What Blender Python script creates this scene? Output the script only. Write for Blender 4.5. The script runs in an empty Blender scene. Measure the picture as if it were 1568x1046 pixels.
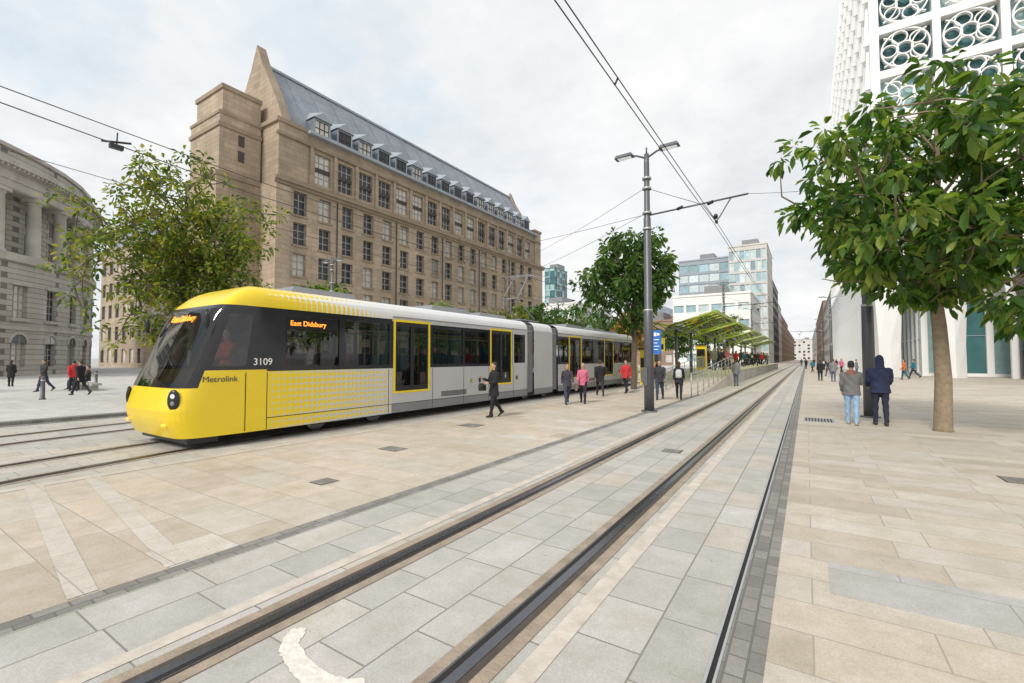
import bpy, math, random
import numpy as np
from mathutils import Vector, Matrix
from mathutils.bvhtree import BVHTree
random.seed(7); np.random.seed(7)
scene=bpy.context.scene
V=Vector
# ---------------------------------------------------------------- node helpers
def mk(name):
    m=bpy.data.materials.new(name); m.use_nodes=True
    nt=m.node_tree; return m,nt,nt.nodes['Principled BSDF']
def N(nt,typ,ins=None,**kw):
    n=nt.nodes.new(typ)
    for k,v in kw.items(): setattr(n,k,v)
    if ins:
        for k,v in ins.items():
            s=n.inputs[k]
            if isinstance(v,bpy.types.NodeSocket): nt.links.new(v,s)
            else: s.default_value=v
    return n
def M(nt,op,a,b=0.0,c=0.0):
    n=nt.nodes.new('ShaderNodeMath'); n.operation=op
    for i,v in enumerate((a,b,c)):
        if isinstance(v,bpy.types.NodeSocket): nt.links.new(v,n.inputs[i])
        else: n.inputs[i].default_value=v
    return n.outputs[0]
def mixc(nt,fac,a,b,mode='MIX'):
    n=nt.nodes.new('ShaderNodeMix'); n.data_type='RGBA'; n.blend_type=mode
    for s,v in ((n.inputs[0],fac),(n.inputs[6],a),(n.inputs[7],b)):
        if isinstance(v,bpy.types.NodeSocket): nt.links.new(v,s)
        else: s.default_value=v if not isinstance(v,tuple) or len(v)==4 else (*v,1)
    return n.outputs[2]
def ramp(nt,fac,stops,interp='LINEAR'):
    n=nt.nodes.new('ShaderNodeValToRGB'); nt.links.new(fac,n.inputs[0])
    cr=n.color_ramp; cr.interpolation=interp
    while len(cr.elements)<len(stops): cr.elements.new(0.5)
    for e,(p,c) in zip(cr.elements,stops):
        e.position=p; e.color=(*c,1) if len(c)==3 else c
    return n.outputs[0]
def noise(nt,vec,scale,detail=3,rough=.55):
    return N(nt,'ShaderNodeTexNoise',{'Vector':vec,'Scale':scale,'Detail':detail,'Roughness':rough}).outputs[0]
def bump(nt,bs,h,strength=.3,dist=.01):
    b=N(nt,'ShaderNodeBump',{'Height':h,'Strength':strength,'Distance':dist}); nt.links.new(b.outputs[0],bs.inputs['Normal'])
def objc(nt): return N(nt,'ShaderNodeTexCoord').outputs['Object']
def g3(v): return (v,v,v)
def simple(name,col,rough=.6,metal=0.,var=.25,scale=2.5,bmp=0.,emit=0,fine=0):
    m,nt,bs=mk(name); oc=objc(nt)
    f=noise(nt,oc,scale); f=M(nt,'MULTIPLY_ADD',f,2*var,1-var)
    c=N(nt,'ShaderNodeVectorMath',{0:(*col,),1:(1,1,1)},operation='MULTIPLY')
    cmb=N(nt,'ShaderNodeCombineXYZ',{0:f,1:f,2:f}); nt.links.new(cmb.outputs[0],c.inputs[1])
    nt.links.new(c.outputs[0],bs.inputs['Base Color'])
    r=M(nt,'MULTIPLY_ADD',noise(nt,oc,scale*4,1),.2,rough-.1); nt.links.new(r,bs.inputs['Roughness'])
    bs.inputs['Metallic'].default_value=metal
    if bmp: bump(nt,bs,noise(nt,oc,fine or 30,2),bmp,.02)
    if emit:
        bs.inputs['Emission Color'].default_value=(*col,1); bs.inputs['Emission Strength'].default_value=emit
    return m
def paving(name,stops,mortar,bw,rh,rot=0,msize=.006,offset=.5,stain=.25,rough=.75,squash=1.,sqf=2):
    m,nt,bs=mk(name); oc=objc(nt)
    mp=N(nt,'ShaderNodeMapping',{'Vector':oc,'Rotation':(0,0,rot)}).outputs[0]
    br=N(nt,'ShaderNodeTexBrick',{'Vector':mp,'Color1':(0,0,0,1),'Color2':(1,1,1,1),'Mortar':(0,0,0,1),'Scale':1.,
        'Mortar Size':msize,'Mortar Smooth':.3,'Brick Width':bw,'Row Height':rh,'Bias':0.},offset=offset,squash=squash,squash_frequency=sqf)
    base=ramp(nt,br.outputs[0],stops)
    big=noise(nt,oc,.3,3,.6); mid=noise(nt,oc,2.6,5,.72); fin=noise(nt,oc,80,2,.6)
    f=M(nt,'MULTIPLY_ADD',big,stain*1.2,1-stain*.6)
    f=M(nt,'MULTIPLY',f,M(nt,'MULTIPLY_ADD',mid,stain*2.4,1-stain*1.2))
    f=M(nt,'MULTIPLY',f,M(nt,'MULTIPLY_ADD',fin,.55,.725))
    cmb=N(nt,'ShaderNodeCombineXYZ',{0:f,1:f,2:M(nt,'POWER',f,1.45)}).outputs[0]
    col=mixc(nt,1.,base,cmb,'MULTIPLY')
    sp=N(nt,'ShaderNodeTexVoronoi',{'Vector':oc,'Scale':2.1,'Randomness':1.}).outputs['Distance']
    spm=M(nt,'LESS_THAN',sp,.028); col=mixc(nt,M(nt,'MULTIPLY',spm,.45),col,(.12,.11,.10))
    jf=M(nt,'MULTIPLY',br.outputs[1],M(nt,'MULTIPLY_ADD',mid,.9,.25))
    col=mixc(nt,jf,col,mortar)
    nt.links.new(col,bs.inputs['Base Color'])
    nt.links.new(M(nt,'MULTIPLY_ADD',mid,.35,rough-.18),bs.inputs['Roughness'])
    h=M(nt,'ADD',M(nt,'MULTIPLY',br.outputs[1],-1.),M(nt,'MULTIPLY',fin,.35))
    bump(nt,bs,h,.5,.006)
    return m
def stone(name,c1,c2,bw=1.1,rh=.42,mort=.02,stain=.35,mcol=None,rough=.85):
    m,nt,bs=mk(name); oc=objc(nt)
    sx=N(nt,'ShaderNodeSeparateXYZ',{0:oc})
    v=N(nt,'ShaderNodeCombineXYZ',{0:M(nt,'ADD',sx.outputs[0],sx.outputs[1]),1:sx.outputs[2]}).outputs[0]
    br=N(nt,'ShaderNodeTexBrick',{'Vector':v,'Color1':(*c1,1),'Color2':(*c2,1),'Mortar':(*(mcol or tuple(a*.6 for a in c1)),1),'Scale':1.,
        'Mortar Size':mort,'Mortar Smooth':.2,'Brick Width':bw,'Row Height':rh})
    st=N(nt,'ShaderNodeMapping',{'Vector':oc,'Scale':(.6,.6,.10)}).outputs[0]
    n1=noise(nt,st,1.,5,.7); n2=noise(nt,oc,.12,3)
    f=M(nt,'MULTIPLY',M(nt,'MULTIPLY_ADD',n1,stain*2,1-stain),M(nt,'MULTIPLY_ADD',n2,.7,.65))
    cmb=N(nt,'ShaderNodeCombineXYZ',{0:f,1:f,2:f}).outputs[0]
    nt.links.new(mixc(nt,1.,br.outputs[0],cmb,'MULTIPLY'),bs.inputs['Base Color'])
    bs.inputs['Roughness'].default_value=rough
    bump(nt,bs,M(nt,'MULTIPLY',br.outputs[1],-1.),.4,.02)
    return m
def winglass(name,dark,light,p=.75,rough=.06):
    m,nt,bs=mk(name)
    g=N(nt,'ShaderNodeNewGeometry').outputs['Random Per Island']
    c=ramp(nt,g,[(0,dark),(p,tuple(x*1.8 for x in dark)),(p+.02,light),(1,tuple(min(1,x*1.3) for x in light))])
    oc=objc(nt); f=M(nt,'MULTIPLY_ADD',noise(nt,oc,.8),.8,.6)
    cm=N(nt,'ShaderNodeCombineXYZ',{0:f,1:f,2:f}).outputs[0]
    nt.links.new(mixc(nt,1.,c,cm,'MULTIPLY'),bs.inputs['Base Color'])
    bs.inputs['Roughness'].default_value=rough
    bump(nt,bs,noise(nt,oc,.6,1),.14,.06)
    return m
def clearglass(name,tint,refl=.18):
    m,nt,bs=mk(name)
    out=nt.nodes['Material Output']
    tr=N(nt,'ShaderNodeBsdfTransparent',{'Color':(*tint,1)})
    gl=N(nt,'ShaderNodeBsdfGlossy',{'Color':(.95,.95,.95,1),'Roughness':.02})
    fr=N(nt,'ShaderNodeFresnel',{'IOR':1.45}).outputs[0]
    mx=N(nt,'ShaderNodeMixShader',{0:M(nt,'MAXIMUM',M(nt,'MULTIPLY',fr,.8),refl),1:tr.outputs[0],2:gl.outputs[0]})
    nt.links.new(mx.outputs[0],out.inputs[0]); return m
def leafmat(name,c1,c2,c3):
    m,nt,bs=mk(name)
    g=N(nt,'ShaderNodeNewGeometry').outputs['Random Per Island']
    big=noise(nt,objc(nt),.8,1)
    f=M(nt,'MULTIPLY_ADD',M(nt,'SUBTRACT',big,.5),1.2,g)
    c=ramp(nt,f,[(.05,c1),(.55,c2),(.97,c3)])
    nt.links.new(c,bs.inputs['Base Color']); bs.inputs['Roughness'].default_value=.38
    out=nt.nodes['Material Output']
    tl=N(nt,'ShaderNodeBsdfTranslucent',{'Color':mixc(nt,1.,c,(1.6,1.8,.7),'MULTIPLY')})
    mx=N(nt,'ShaderNodeMixShader',{0:.40,1:bs.outputs[0],2:tl.outputs[0]})
    nt.links.new(mx.outputs[0],out.inputs[0]); return m
# ---------------------------------------------------------------- mesh builder
class MB:
    def __init__(s): s.v=[];s.f=[];s.m=[];s.mats=[];s.sm=[]
    def mi(s,mat):
        if mat not in s.mats: s.mats.append(mat)
        return s.mats.index(mat)
    def poly(s,pts,mat,smooth=False):
        b=len(s.v); s.v+= [tuple(p) for p in pts]; s.f.append(tuple(range(b,b+len(pts)))); s.m.append(s.mi(mat)); s.sm.append(smooth)
    def box(s,x0,x1,y0,y1,z0,z1,mat):
        s.hexa([(x0,y0,z0),(x1,y0,z0),(x1,y1,z0),(x0,y1,z0),(x0,y0,z1),(x1,y0,z1),(x1,y1,z1),(x0,y1,z1)],mat)
    def hexa(s,p,mat):
        b=len(s.v); s.v+=[tuple(q) for q in p]; i=s.mi(mat)
        for f in ((0,3,2,1),(4,5,6,7),(0,1,5,4),(1,2,6,5),(2,3,7,6),(3,0,4,7)):
            s.f.append(tuple(b+k for k in f)); s.m.append(i); s.sm.append(False)
    def obox(s,P,u,n,u0,u1,z0,z1,d0,d1,mat):
        q=lambda a,z,d:V(P)+V(u)*a+V(n)*d+V((0,0,z))
        s.hexa([q(u0,z0,d0),q(u1,z0,d0),q(u1,z0,d1),q(u0,z0,d1),q(u0,z1,d0),q(u1,z1,d0),q(u1,z1,d1),q(u0,z1,d1)],mat)
    def tube(s,pts,rads,mat,seg=8,caps=True,smooth=True):
        pts=[V(p) for p in pts]
        if not isinstance(rads,(list,tuple)): rads=[rads]*len(pts)
        b=len(s.v); i=s.mi(mat)
        t0=(pts[1]-pts[0]).normalized(); up=V((0,0,1)) if abs(t0.z)<.9 else V((1,0,0))
        a=t0.cross(up).normalized()
        for k,p in enumerate(pts):
            if k==0:t=t0
            elif k==len(pts)-1:t=(pts[k]-pts[k-1]).normalized()
            else:t=((pts[k+1]-pts[k]).normalized()+(pts[k]-pts[k-1]).normalized()).normalized()
            a=(a-t*a.dot(t)).normalized(); c=t.cross(a)
            for j in range(seg):
                an=2*math.pi*j/seg
                s.v.append(tuple(p+(a*math.cos(an)+c*math.sin(an))*rads[k]))
        for k in range(len(pts)-1):
            for j in range(seg):
                j2=(j+1)%seg
                s.f.append((b+k*seg+j,b+k*seg+j2,b+(k+1)*seg+j2,b+(k+1)*seg+j)); s.m.append(i); s.sm.append(smooth)
        if caps:
            s.f.append(tuple(b+j for j in range(seg))[::-1]); s.m.append(i); s.sm.append(False)
            e=b+(len(pts)-1)*seg
            s.f.append(tuple(e+j for j in range(seg))); s.m.append(i); s.sm.append(False)
    def ellip(s,c,ax,ay,az,mat,nu=12,nv=8):
        b=len(s.v); i=s.mi(mat); c=V(c);ax=V(ax);ay=V(ay);az=V(az)
        for k in range(nv+1):
            ph=math.pi*k/nv
            for j in range(nu):
                th=2*math.pi*j/nu
                s.v.append(tuple(c+ax*(math.sin(ph)*math.cos(th))+ay*(math.sin(ph)*math.sin(th))+az*math.cos(ph)))
        for k in range(nv):
            for j in range(nu):
                j2=(j+1)%nu
                s.f.append((b+k*nu+j,b+(k+1)*nu+j,b+(k+1)*nu+j2,b+k*nu+j2)); s.m.append(i); s.sm.append(True)
    def ring(s,P,u,n,cu,cz,R,w,d0,d1,mat,seg=22,a0=0,a1=2*math.pi):
        q=lambda r,a,d:tuple(V(P)+V(u)*(cu+r*math.cos(a))+V((0,0,cz+r*math.sin(a)))+V(n)*d)
        b=len(s.v); i=s.mi(mat)
        for k in range(seg+1):
            a=a0+(a1-a0)*k/seg
            s.v+=[q(R-w/2,a,d1),q(R+w/2,a,d1),q(R+w/2,a,d0),q(R-w/2,a,d0)]
        for k in range(seg):
            for j in range(4):
                j2=(j+1)%4
                s.f.append((b+k*4+j,b+k*4+j2,b+k*4+4+j2,b+k*4+4+j)); s.m.append(i); s.sm.append(False)
    def obj(s,name,parent=None,loc=None):
        me=bpy.data.meshes.new(name); me.from_pydata(s.v,[],s.f)
        for m in s.mats: me.materials.append(m)
        me.polygons.foreach_set('material_index',s.m); me.polygons.foreach_set('use_smooth',s.sm)
        me.update()
        o=bpy.data.objects.new(name,me); scene.collection.objects.link(o)
        if parent: o.parent=parent
        if loc: o.location=loc
        return o
def empty(name,loc=(0,0,0)):
    o=bpy.data.objects.new(name,None); o.location=loc; o.empty_display_size=.3; scene.collection.objects.link(o); return o
def wall(mb,P,u,n,U0,U1,Z0,Z1,ops,depth,mw,mg,mf,mx=2,mz=2,fw=.07,matfn=None,extra=(),extraz=()):
    P=V(P);u=V(u);n=V(n)
    q=lambda a,z,d=0:P+u*a+n*d+V((0,0,z))
    us=sorted({round(x,4) for x in [U0,U1,*extra]+[o[0] for o in ops]+[o[1] for o in ops]})
    zs=sorted({round(x,4) for x in [Z0,Z1,*extraz]+[o[2] for o in ops]+[o[3] for o in ops]})
    for a,b in zip(us[:-1],us[1:]):
        for c,d in zip(zs[:-1],zs[1:]):
            cu=(a+b)/2;cz=(c+d)/2
            if any(o[0]<cu<o[1] and o[2]<cz<o[3] for o in ops): continue
            mm=matfn(cu,cz) if matfn else mw
            mb.poly([q(a,c),q(b,c),q(b,d),q(a,d)],mm)
    for o in ops:
        a,b,c,d=o[:4]; D=-depth
        mb.poly([q(a,c),q(a,c,D),q(a,d,D),q(a,d)],mw); mb.poly([q(b,c),q(b,d),q(b,d,D),q(b,c,D)],mw)
        mb.poly([q(a,d),q(a,d,D),q(b,d,D),q(b,d)],mw); mb.poly([q(a,c),q(b,c),q(b,c,D),q(a,c,D)],mw)
        if mg: mb.poly([q(a,c,D+.01),q(b,c,D+.01),q(b,d,D+.01),q(a,d,D+.01)],mg)
        if mf:
            for i in range(mx+1):
                x=a+(b-a)*i/mx; x0=max(a,x-fw/2);x1=min(b,x+fw/2)
                mb.obox(P,u,n,x0,x1,c,d,D+.02,D+.07,mf)
            for j in range(mz+1):
                z=c+(d-c)*j/mz; z0=max(c,z-fw/2);z1=min(d,z+fw/2)
                mb.obox(P,u,n,a,b,z0,z1,D+.02,D+.073,mf)
def text(name,body,size,mat,cols,loc,parent,ext=.003):
    c=bpy.data.curves.new(name,'FONT'); c.body=body; c.size=size; c.extrude=ext; c.materials.append(mat)
    o=bpy.data.objects.new(name,c); scene.collection.objects.link(o)
    mx=Matrix.Identity(4)
    for i,cc in enumerate(cols):
        for j in range(3): mx[j][i]=cc[j]
    mx.translation=V(loc)
    o.parent=parent; o.matrix_local=mx; return o
# ---------------------------------------------------------------- world + light
w=bpy.data.worlds.new("World"); scene.world=w; w.use_nodes=True; nt=w.node_tree
bg=nt.nodes['Background']; bg.inputs[1].default_value=.11
sun_el=math.radians(42); sun_rot=math.radians(184)
sky=N(nt,'ShaderNodeTexSky',sky_type='NISHITA',sun_disc=False,sun_elevation=sun_el,sun_rotation=sun_rot)
tc=N(nt,'ShaderNodeTexCoord').outputs['Generated']; sp=N(nt,'ShaderNodeSeparateXYZ',{0:tc})
den=M(nt,'ADD',M(nt,'MAXIMUM',sp.outputs[2],0.),.25)
cv=N(nt,'ShaderNodeCombineXYZ',{0:M(nt,'DIVIDE',sp.outputs[0],den),1:M(nt,'DIVIDE',sp.outputs[1],den),2:.3}).outputs[0]
n1=noise(nt,cv,1.2,6,.6); n2=noise(nt,cv,.5,2,.5); n3=noise(nt,cv,1.7,6,.62)
cf=M(nt,'ADD',n1,M(nt,'MULTIPLY',n2,.6))
cf=M(nt,'ADD',cf,M(nt,'MULTIPLY',M(nt,'ADD',sp.outputs[0],.50),.16))
cov=ramp(nt,cf,[(.60,g3(.2)),(.76,g3(.78)),(.90,g3(1.))])
ccol=ramp(nt,n3,[(.30,(7.0,7.15,7.4)),(.45,(8.1,8.2,8.3)),(.58,(9.0,9.0,9.0))])
blue=mixc(nt,.75,sky.outputs[0],(6.0,7.6,8.8))
nt.links.new(mixc(nt,cov,blue,ccol),bg.inputs[0])
sd=bpy.data.lights.new('sun','SUN'); sd.energy=2.6; sd.angle=math.radians(14); sd.color=(1,.95,.88)
so=bpy.data.objects.new('sun',sd); scene.collection.objects.link(so)
dv=V((math.sin(sun_rot)*math.cos(sun_el),math.cos(sun_rot)*math.cos(sun_el),math.sin(sun_el)))
so.rotation_euler=dv.to_track_quat('Z','Y').to_euler(); so.location=(0,-20,40)
# ---------------------------------------------------------------- camera
cd=bpy.data.cameras.new('camera'); cam=bpy.data.objects.new('camera',cd); scene.collection.objects.link(cam)
cd.sensor_width=36; cd.lens=16; cd.clip_end=6000; cd.clip_start=.05
cam.location=(0,0,1.8); cam.rotation_euler=(math.radians(92.13),0,math.radians(32.9)); scene.camera=cam
scene.view_settings.view_transform='Standard'; scene.view_settings.look='None'
# ---------------------------------------------------------------- materials
m_ground=paving('mat_ground',[(0,(.40,.385,.355)),(1,(.45,.43,.40))],(.27,.26,.24),1.2,.6)
m_beige=paving('mat_beige_flags',[(0,(.44,.375,.295)),(.3,(.525,.45,.355)),(.6,(.50,.45,.375)),(.82,(.55,.465,.36)),(1,(.55,.51,.45))],(.34,.29,.23),1.15,.58,0,.006,.37,.27,squash=.75,sqf=3)
m_beige2=paving('mat_beige_flags_b',[(0,(.44,.38,.305)),(.35,(.525,.455,.365)),(.7,(.50,.45,.385)),(1,(.56,.50,.415))],(.34,.29,.235),.95,.45,0,.006,.5,.27,squash=1.4,sqf=2)
m_grey=paving('mat_grey_flags',[(0,(.40,.385,.345)),(.35,(.455,.435,.395)),(.7,(.47,.44,.39)),(.9,(.49,.44,.365)),(1,(.50,.48,.44))],(.17,.155,.135),.56,.44,math.radians(90),.007,.5,.25,squash=1.3,sqf=2)
m_pale=paving('mat_pale_flags',[(0,(.50,.485,.46)),(1,(.56,.545,.52))],(.38,.36,.34),.9,.45)
m_band=paving('mat_band_flags',[(0,(.51,.46,.395)),(1,(.56,.51,.44))],(.36,.32,.27),.5,.6,0,.006)
m_setts=paving('mat_dark_setts',[(0,(.18,.17,.155)),(1,(.28,.265,.24))],(.14,.13,.12),.2,.11,math.radians(90),.008)
m_conc=simple('mat_dirty_concrete',(.33,.265,.20),.85,0,.5,5,.5)
m_concl=simple('mat_pale_concrete',(.56,.50,.43),.85,0,.35,6,.3)
m_steel=simple('mat_rail_steel',(.15,.155,.17),.25,.9,.2,20)
m_groove=simple('mat_groove',(.02,.018,.016),.9)
m_rubber=simple('mat_rail_seal',(.075,.06,.047),.8,0,.5,8)
m_white=simple('mat_worn_white_paint',(.72,.68,.61),.8,0,.3,24,.3)
m_stone=stone('mat_sandstone',(.46,.365,.27),(.37,.29,.21),1.3,.5,.018,.42)
m_stone2=stone('mat_sandstone_trim',(.35,.275,.20),(.29,.225,.165),2.2,.6,.01,.4)
m_port=stone('mat_portland_stone',(.48,.455,.41),(.40,.38,.345),1.4,.55,.035,.32,(.19,.175,.155))
m_portp=simple('mat_portland_plain',(.46,.435,.39),.85,0,.4,.6,.2,fine=8)
m_slate=stone('mat_slate',(.20,.23,.27),(.25,.275,.315),1.5,.4,.02,.3,(.14,.16,.19),.5)
m_lead=simple('mat_lead',(.33,.37,.41),.5,.0,.15,1)
m_win=winglass('mat_window_glass',(.035,.04,.045),(.50,.48,.44),.66)
m_wfr=simple('mat_window_frame',(.36,.345,.32),.6)
m_wdk=simple('mat_bronze_frame',(.05,.045,.04),.5)
m_glT=winglass('mat_teal_glass',(.05,.13,.135),(.30,.44,.44),.6)
m_glL=winglass('mat_lobby_glass',(.03,.075,.072),(.16,.25,.24),.55)
m_glB=winglass('mat_blue_glass',(.25,.35,.38),(.55,.62,.62),.5)
m_glD=winglass('mat_dark_glass',(.03,.035,.04),(.16,.18,.19),.6)
m_wht=simple('mat_white_concrete',(.86,.85,.83),.6,0,.06,.5,.1)
m_offw=simple('mat_cream_cladding',(.62,.60,.56),.7,0,.15,.4)
m_brown=simple('mat_brick_far',(.33,.22,.165),.8,0,.2,.4)
m_dkb=simple('mat_dark_cladding',(.09,.09,.095),.5)
m_pole=simple('mat_grey_painted_steel',(.12,.125,.135),.42,.3,.2,3)
m_galv=simple('mat_galvanised_steel',(.50,.51,.52),.4,.6,.15,6)
m_blk=simple('mat_black_paint',(.018,.018,.02),.35,0,.3,4)
m_wire=simple('mat_cable',(.06,.06,.065),.6,.3)
m_yel=simple('mat_tram_yellow',(.84,.62,.025),.25,0,.07,.8)
m_yelr=simple('mat_hand_rail_yellow',(.82,.64,.03),.4)
m_sil=simple('mat_tram_silver',(.52,.525,.53),.33,.1,.13,.7)
m_dgy=simple('mat_tram_grey',(.24,.245,.255),.45,.1,.2,1.2)
m_tblk=simple('mat_tram_black',(.022,.022,.026),.14,0,.2,1)
m_seat=simple('mat_seat_moquette',(.08,.10,.18),.9)
m_floor=simple('mat_tram_floor',(.22,.22,.23),.8)
m_ceil=simple('mat_tram_ceiling',(.6,.6,.58),.7)
m_tg=clearglass('mat_tram_glass',(.44,.45,.45),.06)
m_tgd=clearglass('mat_tram_dark_glass',(.34,.35,.35),.08)
m_org=simple('mat_led_orange',(1.,.30,.03),.5,0,0,1,emit=2.2)
m_lamp=simple('mat_headlamp',(.85,.87,.9),.1,0,.05,1,emit=.3)
m_txtw=simple('mat_text_white',(.9,.9,.9),.5)
m_txtg=simple('mat_text_grey',(.08,.08,.08),.5)
m_bark=simple('mat_bark_grey_brown',(.27,.21,.14),.9,0,.45,9,1.,fine=14)
m_bark2=simple('mat_bark_dark',(.13,.10,.075),.9,0,.35,6,.8,fine=20)
m_lf1=leafmat('mat_leaves_bright',(.03,.08,.015),(.085,.175,.03),(.25,.31,.06))
m_lf2=leafmat('mat_leaves_yellowish',(.055,.10,.015),(.155,.205,.03),(.35,.31,.045))
m_lf3=leafmat('mat_leaves_dark',(.022,.065,.016),(.06,.135,.03),(.16,.23,.055))
m_lf4=leafmat('mat_leaves_autumn',(.16,.12,.02),(.33,.21,.03),(.4,.16,.03))
m_sgn=simple('mat_sign_blue',(.02,.15,.50),.4)
m_can=clearglass('mat_canopy_glass',(.42,.52,.06),.1)
m_canf=simple('mat_canopy_green_panel',(.30,.38,.03),.4)
m_rw=simple('mat_tram_roof',(.74,.75,.76),.4,0,.1,1)
def dotted(name,base,s0,s1,rmax,rmin,cell,roof=False):
    m,nt,bs=mk(name); oc=objc(nt); s=N(nt,'ShaderNodeSeparateXYZ',{0:oc})
    y=s.outputs[1]; z=s.outputs[0] if roof else s.outputs[2]
    fy=M(nt,'SUBTRACT',M(nt,'FRACT',M(nt,'DIVIDE',y,cell)),.5)
    fz=M(nt,'SUBTRACT',M(nt,'FRACT',M(nt,'DIVIDE',z,cell)),.5)
    d=M(nt,'SQRT',M(nt,'ADD',M(nt,'MULTIPLY',fy,fy),M(nt,'MULTIPLY',fz,fz)))
    t=M(nt,'DIVIDE',M(nt,'SUBTRACT',y,s0),s1-s0)
    r=M(nt,'MULTIPLY_ADD',M(nt,'MINIMUM',M(nt,'MAXIMUM',t,0),1),rmin-rmax,rmax)
    f=M(nt,'LESS_THAN',d,r)
    nt.links.new(mixc(nt,f,(*base,1),(.84,.62,.025,1)),bs.inputs['Base Color'])
    bs.inputs['Roughness'].default_value=.3; return m
m_dots=dotted('mat_tram_dots',(.58,.58,.55),1.75,5.6,.56,.20,.135)
m_dotr=dotted('mat_tram_roof_dots',(.74,.74,.73),1.4,5.0,.66,.05,.14,True)
# ---------------------------------------------------------------- ground
def sheet(name,x0,x1,y0,y1,z,mat):
    mb=MB(); mb.poly([(x0,y0,z),(x1,y0,z),(x1,y1,z),(x0,y1,z)],mat); return mb.obj(name)
sheet('ground',-3000,3000,-3000,3000,0,m_ground)
sheet('library_square_pavement',-70,-18,-40,110,.004,m_pale)
sheet('far_track_pavement',-18,-9.3,-30,400,.004,m_grey)
sheet('square_pavement',-9.3,-4.62,-12,400,.004,m_beige)
sheet('near_track_pavement',-4.42,-.5,-12,600,.004,m_grey)
sheet('promenade_pavement',-.24,60,-12,600,.004,m_beige2)
mb=MB(); mb.poly([(-4.62,-12,.005),(-4.42,-12,.005),(-4.42,400,.005),(-4.62,400,.005)],m_setts)
mb.poly([(-.5,-12,.005),(-.24,-12,.005),(-.24,400,.005),(-.5,400,.005)],m_setts); mb.obj('dark_sett_paving')
mb=MB()
for y in(1.2,1.82): mb.poly([(-9.25,y+.5,.008),(-4.65,y-.1,.008),(-4.65,y+.08,.008),(-9.25,y+.68,.008)],m_band)
mb.poly([(-9.25,-3,.009),(-9.05,-3,.009),(-9.05,60,.009),(-9.25,60,.009)],m_band)
mb.obj('pale_band_paving')
def ribbon(mb,pts,o0,o1,z,mat):
    P=[V((*p,0)) for p in pts]; L=[];R=[]
    for k,p in enumerate(P):
        a=P[max(0,k-1)];b=P[min(len(P)-1,k+1)]; t=(b-a).normalized(); n=V((t.y,-t.x,0))
        L.append((p.x+n.x*o0,p.y+n.y*o0,z)); R.append((p.x+n.x*o1,p.y+n.y*o1,z))
    for k in range(len(P)-1): mb.poly([L[k],R[k],R[k+1],L[k+1]],mat)
def track(name,cl,g=.7175):
    mb=MB()
    for s in (-1,1):
        c=s*g
        ribbon(mb,cl,c-.18,c+.18,.010,m_conc)
        ribbon(mb,cl,c-.085,c+.085,.013,m_rubber)
        ribbon(mb,cl,c-.035,c+.035,.017,m_steel)
        gi=c-s*.055; ribbon(mb,cl,gi-.02,gi+.02,.0155,m_groove)
        gj=c-s*.082; ribbon(mb,cl,gj-.008,gj+.008,.017,m_steel)
    return mb.obj(name)
track('tram_track',[(-2.41,y) for y in (-12,0,20,60,120,300,600)])
mb=MB(); ribbon(mb,[(-1.37,y) for y in (-12,50,200)],-.07,.07,.0085,m_concl); ribbon(mb,[(-3.46,y) for y in (-12,50,200)],-.06,.06,.0085,m_concl); mb.obj('track_edge_concrete_paving')
cl=[(-11.22,300),(-11.22,60),(-11.22,12),(-11.2,8),(-11.12,5.5),(-10.92,3.6),(-10.5,1.6),(-9.8,-.4),(-8.8,-2.6),(-6.8,-6),(-4,-10)][::-1]
track('tram_track',cl)
cl=[(-15.6,40),(-15.6,14),(-15.45,8),(-15.2,5),(-14.8,2.4),(-14.1,0),(-12.8,-3),(-10.5,-7)][::-1]
track('tram_track',cl)
mb=MB(); mb.box(-18.3,-17.9,-30,70,0,.1,m_setts); mb.box(-17.9,-17.6,-30,70,0,.012,m_setts); mb.obj('square_kerb')
mb=MB(); mb.box(-.52,-.505,-12,60,0,.012,m_galv); mb.box(-.475,-.46,-12,60,0,.012,m_galv); mb.poly([(-.505,-12,.007),(-.475,-12,.007),(-.475,60,.007),(-.505,60,.007)],m_groove)
mb.obj('slot_drain')
mb=MB(); pts=[(-2.90,1.80),(-2.84,1.86),(-2.77,1.80),(-2.73,1.73),(-2.5,1.68),(-2.32,1.66),(-2.2,1.70),(-2.11,1.753),(-2.05,1.68),(-2.16,1.6),(-2.295,1.52),(-2.50,1.555),(-2.64,1.59),(-2.75,1.62),(-2.86,1.72)]
P2=[];rj=random.Random(3)
for a,b in zip(pts,pts[1:]+pts[:1]):
    for k in range(5): P2.append((a[0]+(b[0]-a[0])*k/5+rj.uniform(-.008,.008),a[1]+(b[1]-a[1])*k/5+rj.uniform(-.008,.008),.008))
mb.poly(P2,m_white); mb.obj('painted_road_marking')
mb=MB(); mb.box(-.1,.62,15.6,16.5,.004,.012,m_dgy)
for k in range(9): mb.box(-.06+k*.075,-.03+k*.075,15.65,16.45,.012,.016,m_groove)
mb.obj('drain_grate')
mb=MB(); mb.box(.12,1.5,4.3,4.95,.0045,.0085,m_ground); mb.obj('utility_cover')
for x,y,sx,sy in((-7.2,6.2,.5,.35),(-6.1,4.0,.3,.3),(-7.9,9.5,.6,.5),(-2.4,9.0,.35,.35),(2.4,9.5,.45,.45)):
    mb=MB(); mb.box(x,x+sx,y,y+sy,.0045,.0075,m_groove); mb.box(x+.012,x+sx-.012,y+.012,y+sy-.012,.0045,.010,m_setts); mb.obj('utility_cover')
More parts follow.
